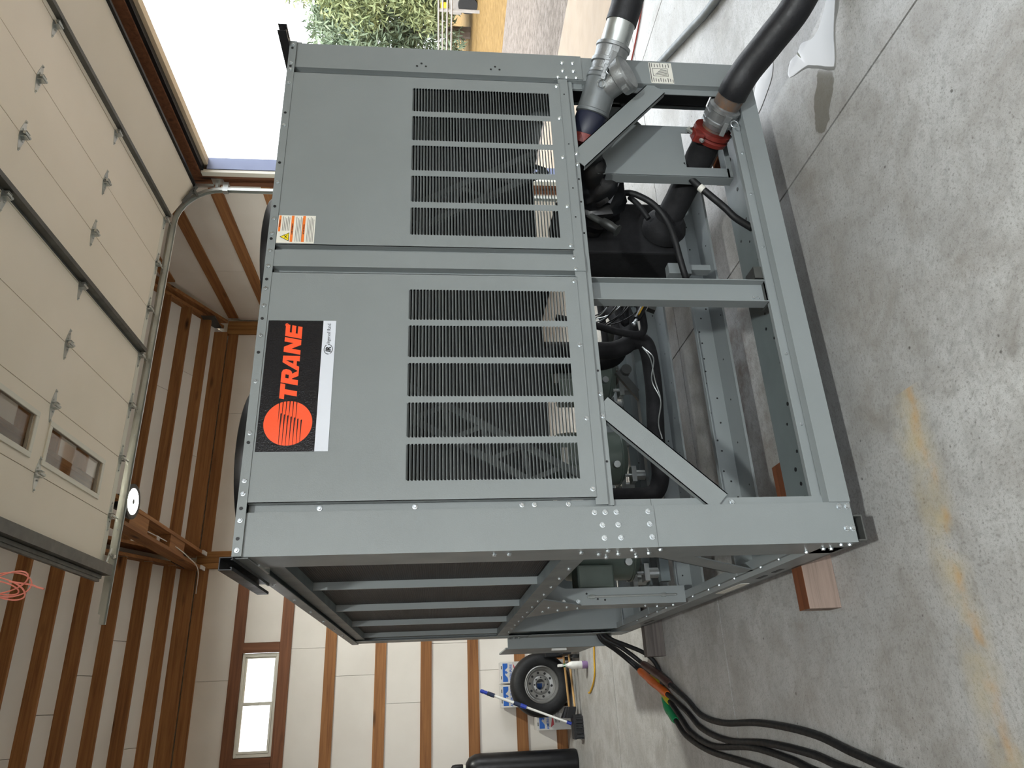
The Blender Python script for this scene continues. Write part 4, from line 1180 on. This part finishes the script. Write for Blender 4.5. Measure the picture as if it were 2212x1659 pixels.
build('hazard_figure', MB().bar((1.228, -.0088, 2.237), (1.246, -.0088, 2.252), .001, .002, (1, 0, 0)).bar((1.233, -.0088, 2.248), (1.243, -.0088, 2.240), .001, .0025, (1, 0, 0)).bar((1.244, -.0088, 2.238), (1.249, -.0088, 2.239), .001, .003, (0, 1, 0)), M['ink'], wl)
# ================================================================== HOSES AND FITTINGS
def frame_of(d):
    d = Vector(d).normalized(); s = d.cross(Vector((0, 0, 1))).normalized(); return d, s, s.cross(d)

# lower hose: coupler on the pipe stub, black hose curling down to the slab
h1 = thing('water_hose', 'black water hose from the lower red coupling down onto the floor', 'hose', (2.1, -.1, 0), 'black water hoses')
c1 = c0 + dcol*.06
c1 = c0 + dcol*.040
build('coupler', MB().lathe([(.060, 0), (.064, .008), (.064, .022), (.074, .026), (.074, .040), (.070, .044), (.072, .082), (.076, .085), (.076, .098), (.066, .102)], c1, dcol, 28), M['alu'], h1, True)
d_, s_, u_ = frame_of(dcol)
for sg in (-1, 1):
    a = c1+d_*.065+s_*.078*sg
    lv = build('cam_lever', MB().bar(a-d_*.025, a+d_*.03, .014, .034, u_).bar(a+d_*.0+s_*.01*sg, a-d_*.06+s_*.022*sg, .010, .024, u_), M['alu'], h1, bevel=.003)
    build('pull_ring', MB().torus(c1+d_*.075-s_*.10*sg-u_*.03, (.2, 1, .1), .017, .0025, 20, 6), M['zinc'], lv)
build('lug_band', MB().bar(c1+d_*.055+u_*.071-s_*.025, c1+d_*.055+u_*.071+s_*.025, .010, .035, d_), M['alu'], h1, bevel=.004)
c2 = c1+dcol*.098
build('hose_shank', MB().cyl(c2, c2+dcol*.09, .062, n=28), M['alu'], h1, True)
tag(build('rust_patch', MB().lathe([(.0624, .01), (.0626, .015), (.0626, .05), (.0624, .055)], c2, dcol, 28, False), M['rusty'], h1, True), 'rust-stained shank')
c3 = c2+dcol*.06
hp = [c3, c3+dcol*.05, (2.081, -.165, .270), (2.129, -.275, .205), (2.20, -.42, .125), (2.33, -.60, .080), (2.62, -.88, .076), (3.1, -1.25, .076), (3.7, -1.7, .076)]
build('hose', MB().tube(hp, .068, 22), M['hose'], h1, True)

# upper hose with Y strainer
du = Vector((.795, -.534, -.285)).normalized()
pt = Vector((1.915, .13, .973))
ys_ = thing('y_strainer', 'grey Y strainer pipe fitting on the upper chiller outlet', 'strainer', (2.0, .0, .82))
build('blue_band', MB().lathe([(.070, 0), (.073, .004), (.073, .105), (.070, .11)], pt, du, 26), M['navy'], ys_, True)
build('body', MB().lathe([(.070, 0), (.079, .004), (.079, .016), (.075, .020), (.075, .155), (.079, .16), (.079, .175), (.070, .18)], pt+du*.11, du, 30), M['pipe_grey'], ys_, True)
bd = Vector((.10, -.70, -.69)).normalized()
yb = pt+du*.215
build('branch', MB().lathe([(.062, 0), (.062, .10), (.066, .104), (.084, .108), (.086, .122), (.086, .150), (.078, .160), (.050, .164)], yb, bd, 28), M['alu'], ys_, True)
d2, s2, u2 = frame_of(bd)
for sg in (-1, 1):
    build('branch_ear', MB().bar(yb+bd*.13+s2*.076*sg, yb+bd*.13+s2*.104*sg, .03, .03, d2), M['alu'], ys_, bevel=.005)
build('safety_pin', MB().torus(yb+bd*.09-s2*.115, (.3, 1, .2), .016, .002, 18, 5).tube([yb+bd*.13-s2*.1, yb+bd*.10-s2*.105, yb+bd*.06-s2*.115], .002, 5), M['zinc'], ys_)
h2 = thing('water_hose', 'black water hose leaving the Y strainer towards the doorway', 'hose', (2.3, -.2, .7), 'black water hoses')
q1 = pt+du*.285
build('coupler', MB().lathe([(.070, 0), (.076, .006), (.076, .018), (.070, .023), (.072, .052), (.080, .056), (.080, .072), (.073, .076), (.075, .124), (.080, .128), (.080, .142), (.070, .147)], q1, du, 30), M['alu'], h2, True)
du_, su_, uu_ = frame_of(du)
for sg in (-1, 1):
    a = q1+du*.095+su_*.078*sg
    lv = build('cam_lever', MB().bar(a-du*.03, a+du*.03, .014, .036, uu_).bar(a+su_*.010*sg, a-du*.075+su_*.024*sg, .010, .026, uu_), M['alu'], h2, bevel=.003)
    build('pull_ring', MB().torus(a-du*.09+su_*.026*sg, (.2, 1, .3), .018, .0025, 20, 6), M['zinc'], lv)
vw = Vector((-.62, -.70, .22)); vw = (vw-du*vw.dot(du)).normalized()
a = q1+du*.035+vw*.076
lv = build('cam_lever', MB().bar(a-du*.02, a+du*.02, .036, .014, vw).bar(a+vw*.008, a-du*.07+vw*.014, .024, .010, vw), M['alu'], h2, bevel=.003)
build('pull_ring', MB().torus(a-du*.088+vw*.012, (.5, 1, .2), .018, .0025, 20, 6), M['zinc'], lv)
q2 = q1+du*.14
build('hose_shank', MB().lathe([(.066, 0), (.066, .115), (.069, .12)], q2, du, 30), M['galv'], h2, True)
q3 = q2+du*.105
hp2 = [q3, q3+du*.08, (2.43, -.215, .792), (2.58, -.33, .73), (2.80, -.50, .58), (3.05, -.70, .34), (3.25, -.86, .14), (3.50, -1.05, .076), (3.9, -1.3, .076)]
build('hose', MB().tube(hp2, .071, 22), M['hose'], h2, True)

# ================================================================== TIMBER BLOCKS UNDER THE CHILLER
def block(x0, x1, y0, y1, label, top, side):
    m = MB(); m.cur = 1
    m.box(x0, x1, y0, y1, 0, .139)
    m.m = [1, 0, 1, 1, 1, 1]
    o = build('timber_block', m, [M[top], M[side]], bevel=.003)
    tag(o, label, 'timber', 'timber blocks under the chiller')
block(-.168, .46, .512, .605, 'brown-topped timber block poking out under the near end of the chiller', 'blocktop', 'block')
block(-.205, .46, 3.03, 3.12, 'dark grey timber block under the far end of the chiller', 'blockgrey', 'blockgrey')
block(2.06, 2.46, .512, .605, 'timber block under the doorway side of the chiller', 'blocktop', 'block')
block(1.86, 2.46, 3.03, 3.12, 'timber block hidden at the far doorway corner of the chiller', 'blockgrey', 'blockgrey')

# ================================================================== POWER CABLES
def cable(pts, label, con=None, conmat=None, r=.0165):
    t = thing('power_cable', label, 'cable', (pts[0][0], pts[0][1], 0), 'power cables feeding the chiller')
    build('cable', MB().tube(pts, r, 12), M['rubber'], t, True)
    if con:
        P = curve_pts(pts); i0, i1 = int(con[0]*(len(P)-1)), int(con[1]*(len(P)-1))
        Q = P[i0:i1+1]
        build('connector', MB().tube(Q, .028, 14, False, rad=lambda q: .0285+(.004 if abs(q-.5) < .12 else 0)-(.006 if q > .93 or q < .07 else 0)), M[conmat], t, True)
    return t
def cz(pts): return [tuple(p) for p in pts]
cable(cz([(.02, 3.48, .40), (-.05, 3.50, .36), (-.12, 3.55, .25), (-.20, 3.60, .14), (-.28, 3.55, .07), (-.37, 3.30, .045), (-.46, 3.00, .035), (-.57, 2.66, .02), (-.665, 2.40, .02), (-.715, 1.98, .02), (-.706, 1.47, .02), (-.73, .99, .02), (-.765, .73, .02), (-.80, .3, .02), (-.9, -.6, .02), (-1.1, -1.8, .02)]),
      'black power cable with an orange connector on the floor', (.27, .40), 'orange_pl')
cable(cz([(.02, 3.47, .39), (-.04, 3.46, .35), (-.10, 3.45, .24), (-.17, 3.46, .14), (-.235, 3.42, .075), (-.31, 3.20, .045), (-.40, 2.92, .03), (-.50, 2.62, .02), (-.59, 2.38, .02), (-.626, 2.02, .02), (-.616, 1.49, .02), (-.648, .95, .02), (-.71, .60, .02), (-.77, .2, .02), (-.85, -.6, .02), (-1.0, -1.8, .02)]),
      'black power cable with a dark brown connector, nearest the chiller', (.27, .40), 'brown_pl')
cable(cz([(.02, 3.49, .38), (-.06, 3.52, .33), (-.13, 3.57, .22), (-.21, 3.60, .11), (-.29, 3.50, .04), (-.39, 3.22, .022), (-.475, 3.08, .02), (-.60, 2.82, .02), (-.70, 2.60, .02), (-.755, 2.22, .02), (-.735, 1.66, .02), (-.765, 1.21, .02), (-.80, .95, .02), (-.85, .3, .02), (-.97, -.6, .02), (-1.2, -1.8, .02)]),
      'black power cable with a yellow connector under the orange one', (.30, .42), 'yellow_pl')
cable(cz([(.02, 3.46, .37), (-.05, 3.40, .31), (-.11, 3.32, .20), (-.17, 3.24, .10), (-.24, 3.20, .04), (-.33, 3.16, .022), (-.47, 3.12, .02), (-.555, 3.06, .02), (-.64, 2.90, .02), (-.72, 2.72, .02), (-.785, 2.32, .02), (-.81, 1.82, .02), (-.835, 1.41, .02), (-.90, .8, .02), (-1.0, -.2, .02), (-1.3, -1.8, .02)]),
      'black power cable with a green connector, outermost of the bundle', (.40, .53), 'green_pl')

# ================================================================== THINGS ALONG THE BACK WALL
# truck wheel leaning on the cartons
wy_ = 7.18; wc = Vector((-.28, wy_, .385)); R_ = .372
wt = thing('truck_wheel', 'black truck tire on a silver steel wheel against the wall', 'wheel', (-.28, wy_, 0))
tilt = Vector((0, -1, -.08)).normalized()
tp = [(.215, .20), (.235, .215), (.29, .225), (.33, .215), (.358, .19), (.372, .15), (.373, .11), (.372, .06), (.358, .02), (.33, -.005), (.29, -.01), (.235, 0), (.215, .015)]
build('tire', MB().lathe([(r, h-.11) for r, h in tp], wc, tilt, 56, False), M['rubber'], wt, True)
rim = MB().lathe([(.216, .095), (.205, .10), (.198, .085), (.188, .06), (.180, .062), (.168, .045), (.16, .03), (.115, .022), (.105, .035), (.085, .045), (.065, .045), (.056, .03), (.056, -.02)], wc, tilt, 48, False)
rim.lathe([(.216, .095), (.216, -.10)], wc, tilt, 48, False)
rm = build('rim', rim, M['wheel'], wt, True)
tu = tilt.cross(Vector((1, 0, 0))).normalized(); tx = Vector((1, 0, 0))
for k in range(10):
    a_ = 2*PI*k/10+.2
    c = wc+(tx*math.cos(a_)+tu*math.sin(a_))*.138
    build('vent_hole', MB().cyl(c+tilt*.020, c+tilt*.030, .015, n=12), M['ink'], rm)
for k in range(8):
    a_ = 2*PI*k/8
    c = wc+(tx*math.cos(a_)+tu*math.sin(a_))*.082
    build('lug_hole', MB().cyl(c+tilt*.040, c+tilt*.048, .010, n=8), M['ink'], rm)

# refrigerant cartons
def carton(x0, x1, y0, y1, z0, z1, label):
    t = thing('carton', label, 'box', ((x0+x1)/2, (y0+y1)/2, z0), 'white refrigerant cartons')
    build('box_body', MB().box(x0, x1, y0, y1, z0, z1), M['card'], t, bevel=.004)
    w, h = x1-x0, z1-z0
    k = w/.26
    y = y0-.0012
    hz = z1
    build('blue_panel', MB().box(x0+.02*k, x1-.02*k, y, y0, hz-.095*k, hz-.03*k), M['blue'], t)
    mx = (x0+x1)/2
    build('mountain_print', MB().ext([(mx-.10*k, hz-.105*k), (mx+.10*k, hz-.105*k), (mx+.055*k, hz-.088*k), (mx+.03*k, hz-.06*k), (mx+.005*k, hz-.075*k), (mx-.025*k, hz-.058*k), (mx-.06*k, hz-.09*k)], 'y', y-.0008, y), M['card'], t)
    build('peak_print', MB().ext([(mx-.02*k, hz-.072*k), (mx-.002*k, hz-.098*k), (mx+.01*k, hz-.083*k), (mx+.028*k, hz-.072*k)], 'y', y-.0012, y-.0008), M['blue'], t)
    text_on('lettering', 'AMERI-PURE', .043*k, (x0+.012*k, y-.0004, hz-.148*k), t, M['blue'], bold=.0008, sx=.92)
    build('red_swoosh', MB().ext([(x0+.03*k, hz-.168*k), (x0+.12*k, hz-.185*k), (x0+.25*k, hz-.16*k), (x0+.16*k, hz-.200*k), (x0+.06*k, hz-.21*k)], 'y', y, y0), M['print_red'], t)
    pm = MB()
    for q in range(4): pm.box(x0+.08*k, x1-.03*k-.02*(q % 2), y, y0, hz-.232*k-.016*q, hz-.226*k-.016*q)
    build('small_print', pm, M['ink'], t)
    build('hand_hole', MB().box(x0+.05*k, x0+.09*k, y0-.001, y0, hz-.018*k, hz-.008*k).box(x1-.09*k, x1-.05*k, y0-.001, y0, hz-.018*k, hz-.008*k), M['ink'], t)
    return t
carton(-.245, .012, 7.42, 7.67, .42, .855, 'white refrigerant carton stacked right of center above the tire')
carton(-.525, -.262, 7.42, 7.67, .43, .858, 'white refrigerant carton behind the slanted white pole')
carton(-.80, -.535, 7.38, 7.67, 0, .425, 'white refrigerant carton standing on the floor left of the tire')
carton(-.50, -.24, 7.42, 7.67, 0, .425, 'white refrigerant carton hidden behind the tire')
carton(-.23, .02, 7.42, 7.67, 0, .418, 'white refrigerant carton low behind the tire near the chiller')

# telescopic pole leaning on the tire
po = thing('extension_pole', 'white telescopic pole with blue grips leaning across the tire', 'pole', (-.712, 6.6, .1))
pa, pb = Vector((-.712, 6.6, .140)), Vector((-.325, 6.79, 1.15))
dv = pb-pa
build('shaft', MB().cyl(pa, pa+dv*.52, .013, n=12).cyl(pa+dv*.5, pa+dv*.86, .016, n=12), M['whitepl'], po, True)
build('foot_thread', MB().cyl(pa-dv*.015, pa+dv*.035, .019, n=12), M['bluepl'], po, True)
build('twist_lock', MB().cyl(pa+dv*.48, pa+dv*.545, .024, n=12), M['bluepl'], po, True)
build('grip', MB().cyl(pa+dv*.545, pa+dv*.62, .024, n=12), M['navygrip'], po, True)
build('grip', MB().cyl(pa+dv*.84, pa+dv*.92, .024, n=12), M['navygrip'], po, True)
build('end_cap', MB().lathe([(.018, 0), (.022, .02), (.018, .04), (.023, .055), (.020, .085), (.012, .09)], pa+dv*.92, dv, 12), M['bluepl'], po, True)

# two long-handled brooms lying beside the wall
b1 = thing('push_broom', 'wood-handled push broom with black bristles lying nearest the chiller', 'broom', (-.75, 6.6, 0), 'brooms by the back wall')
build('handle', MB().cyl((.10, 6.63, .100), (-.56, 6.6, .072), .013, n=12), M['whdl'], b1, True)
build('head', MB().hexa([(-.54, 6.57, .06), (-.54, 6.63, .06), (-.54, 6.63, .15), (-.54, 6.57, .15)], [(-.66, 6.55, .085), (-.66, 6.68, .085), (-.66, 6.68, .19), (-.66, 6.55, .19)]), M['blackm'], b1, bevel=.006)
br_ = MB(); random.seed(3)
for k in range(300):
    x = -.875+.245*random.random(); y = 6.52+.16*random.random()
    br_.bar((x, y, .10), (x+random.uniform(-.012, .012), y+random.uniform(-.03, .01), .003+.012*random.random()), .008, .008, (1, 0, 0))
br_.box(-.88, -.625, 6.52, 6.68, .085, .112)
tag(build('bristles', br_, M['rubber'], b1), kind='stuff')
b2 = thing('floor_scraper', 'wood-handled scraper with a grey blade behind the push broom', 'scraper', (-.6, 6.8, .05))
build('handle', MB().cyl((.05, 6.82, .130), (-.56, 6.80, .104), .013, n=12), M['whdl'], b2, True)
build('blade', MB().hexa([(-.54, 6.77, .075), (-.54, 6.84, .075), (-.54, 6.84, .15), (-.54, 6.77, .15)], [(-.66, 6.72, .05), (-.66, 6.90, .05), (-.66, 6.90, .20), (-.66, 6.72, .20)]), M['blackm'], b2, bevel=.004)

# spray bottle
sx_, sy_ = -.118, 6.02
sp_ = thing('spray_bottle', 'white spray bottle with purple liquid standing on the floor', 'bottle', (sx_, sy_, 0))
k_ = 1.12
def zz(pr): return [(r*.98, h*k_) for r, h in pr]
build('bottle', MB().lathe(zz([(.040, .055), (.042, .06), (.042, .155), (.038, .175), (.018, .205), (.016, .225)]), (sx_, sy_, 0), (0, 0, 1), 20), M['whitepl'], sp_, True)
build('liquid', MB().lathe(zz([(.038, 0), (.041, .006), (.0415, .056)]), (sx_, sy_, 0), (0, 0, 1), 20), M['purple'], sp_, True)
build('collar', MB().cyl((sx_, sy_, .222*k_), (sx_, sy_, .238*k_), .019, n=14), M['green_pl'], sp_, True)
build('trigger_head', MB().box(sx_-.014, sx_+.014, sy_-.05, sy_+.04, .255*k_, .295*k_).box(sx_-.011, sx_+.011, sy_-.012, sy_+.012, .236*k_, .258*k_).bar((sx_, sy_-.03, .256*k_), (sx_, sy_-.045, .21*k_), .012, .008), M['whitepl'], sp_, bevel=.004)

# yellow air line on the floor
tag(build('yellow_cord', MB().tube([(.35, 5.45, .012), (.10, 5.50, .012), (-.08, 5.56, .012), (-.22, 5.60, .012), (-.32, 5.72, .012), (-.40, 5.93, .012), (-.405, 6.0, .014)], .009, 8), M['cord_yellow'], None, True),
    'yellow cord curling on the floor beyond the chiller', 'cord')

# gas cylinder
gx, gy = -1.145, 7.12
gc_ = thing('gas_cylinder', 'tall black gas cylinder at the left edge by the wall', 'cylinder', (gx, gy, 0))
build('body', MB().lathe([(.12, 0), (.142, .012), (.146, .04), (.146, 1.15), (.138, 1.22), (.105, 1.285), (.06, 1.315), (.038, 1.325)], (gx, gy, 0), (0, 0, 1), 36), M['black'], gc_, True)
build('neck_ring', MB().lathe([(.034, 0), (.036, .03), (.030, .04)], (gx, gy, 1.32), (0, 0, 1), 20), M['vinyl'], gc_, True)
build('valve_cap', MB().lathe([(.038, 0), (.042, .01), (.042, .09), (.034, .125), (.012, .14)], (gx, gy, 1.355), (0, 0, 1), 24), M['black'], gc_, True)

# low black machine between the tire and the chiller
dl = thing('floor_jack', 'low black floor jack beside the tire behind the chiller', 'jack', (.12, 6.72, 0))
build('frame', MB().box(.02, .12, 6.42, 7.1, .10, .20).box(.28, .34, 6.42, 7.1, .10, .20).box(.02, .34, 6.9, 7.1, .10, .34), M['blackm'], dl, bevel=.01)
for x, y in ((.0, 6.5), (.36, 6.5), (.0, 7.0), (.36, 7.0)):
    build('wheel', MB().cyl((x-.02, y, .055), (x+.02, y, .055), .055, n=16), M['rubber'], dl, True)
build('saddle', MB().cyl((.18, 6.5, .2), (.18, 6.5, .28), .06, n=18).box(.14, .22, 6.5, 6.95, .2, .25), M['strutbar'], dl)
build('handle', MB().cyl((.18, 7.05, .3), (.16, 7.3, .75), .018, n=10), M['blackm'], dl, True)

# ================================================================== THINGS ON THE FLOOR BY THE DOORWAY, PUDDLE, WIRE
tag(build('floor_conduit', MB().tube([(3.9, -4.5, .03), (3.1, -2.9, .03), (2.85, -1.4, .03), (2.95, -.4, .03), (3.25, .395, .03), (3.457, .774, .03), (3.75, 1.28, .03), (4.19, 2.06, .03), (4.45, 2.6, .03), (4.9, 3.3, .03)], .026, 12), M['pipe_grey'], None, True),
    'grey hose lying on the floor towards the doorway', 'hose')
tag(build('red_cord', MB().tube([(5.0, -1.5, .008), (4.95, .3, .008), (4.80, 1.2, .008), (4.657, 1.496, .008), (4.568, 1.68, .008), (4.494, 1.935, .008), (4.43, 2.37, .008), (4.35, 3.0, .008)], .007, 6), M['redcord'], None, True),
    'thin red cord on the floor in the doorway', 'cord')
def puddle(pts, label):
    P = curve_pts([(x, y, 0) for x, y in pts], True, 5)
    n = len(P); c = sum(P, Vector())/n
    m = MB(); vs = []
    rr = random.Random(4)
    for q, z in ((1.0, .0004), (.985, .0016), (.94, .0022)):
        vs += [c+(p-c)*q+Vector((0, 0, z)) for p in P]
    fs = []
    for r in range(2):
        for k in range(n): fs.append((r*n+k, r*n+(k+1) % n, (r+1)*n+(k+1) % n, (r+1)*n+k))
    fs.append(tuple(range(2*n, 3*n)))
    m.add(vs, fs)
    o = build('puddle', m, M['water'], None, True); tag(o, label, 'puddle', 'puddles on the concrete')
puddle([(2.60, -.95), (2.40, -.62), (2.13, -.487), (2.058, -.424), (1.905, -.36), (1.92, -.318), (1.99, -.262), (2.044, -.214), (2.09, -.17), (2.17, -.045), (2.235, -.06), (2.215, -.13), (2.225, -.18), (2.17, -.25), (2.155, -.31), (2.185, -.37), (2.25, -.45), (2.5, -.62), (2.72, -.80)], 'bright water puddle on the concrete in front of the doorway corner')
puddle([(2.44, .0), (2.40, .03), (2.32, .08), (2.285, .16), (2.262, .28), (2.32, .34), (2.40, .28), (2.5, .10)], 'small water puddle touching the chiller corner')

pw = thing('wire_coil', 'coiled pink wire hanging near the ceiling at the top left', 'wire', (.13, 1.2, 3.5))
sx_, sy_ = .914, -.406
def loopw(w, top, bot, sk, ph):
    out = []
    for k in range(16):
        t = 2*PI*k/16
        l_ = w*math.sin(t)*(1.25-.45*math.cos(t))+sk*math.cos(t)
        out.append((.127+sx_*l_, 1.2+sy_*l_+.02*math.sin(t+ph), (top+bot)/2+(top-bot)/2*math.cos(t)))
    return out
for k, (w, top, bot, sk) in enumerate(((.045, 3.82, 3.525, .0), (.035, 3.85, 3.545, .05), (.03, 3.80, 3.53, -.035), (.022, 3.86, 3.58, .03))):
    build('wire_loop', MB().tube(loopw(w, top, bot, sk, k), .0036, 6, True, True), M['pink'], pw, True)
build('wire_tail', MB().tube([(.14, 1.19, 3.62), (.125, 1.2, 3.53), (.112, 1.2, 3.495), (.104, 1.2, 3.466)], .0045, 6), M['pink'], pw, True)
build('wire_hanger', MB().tube([(.13, 1.2, 3.84), (.12, 1.2, 4.2), (.11, 1.2, 4.54), (.3, 1.2, 4.62), (.69, 1.2, 4.60)], .0045, 6), M['pink'], pw, True)
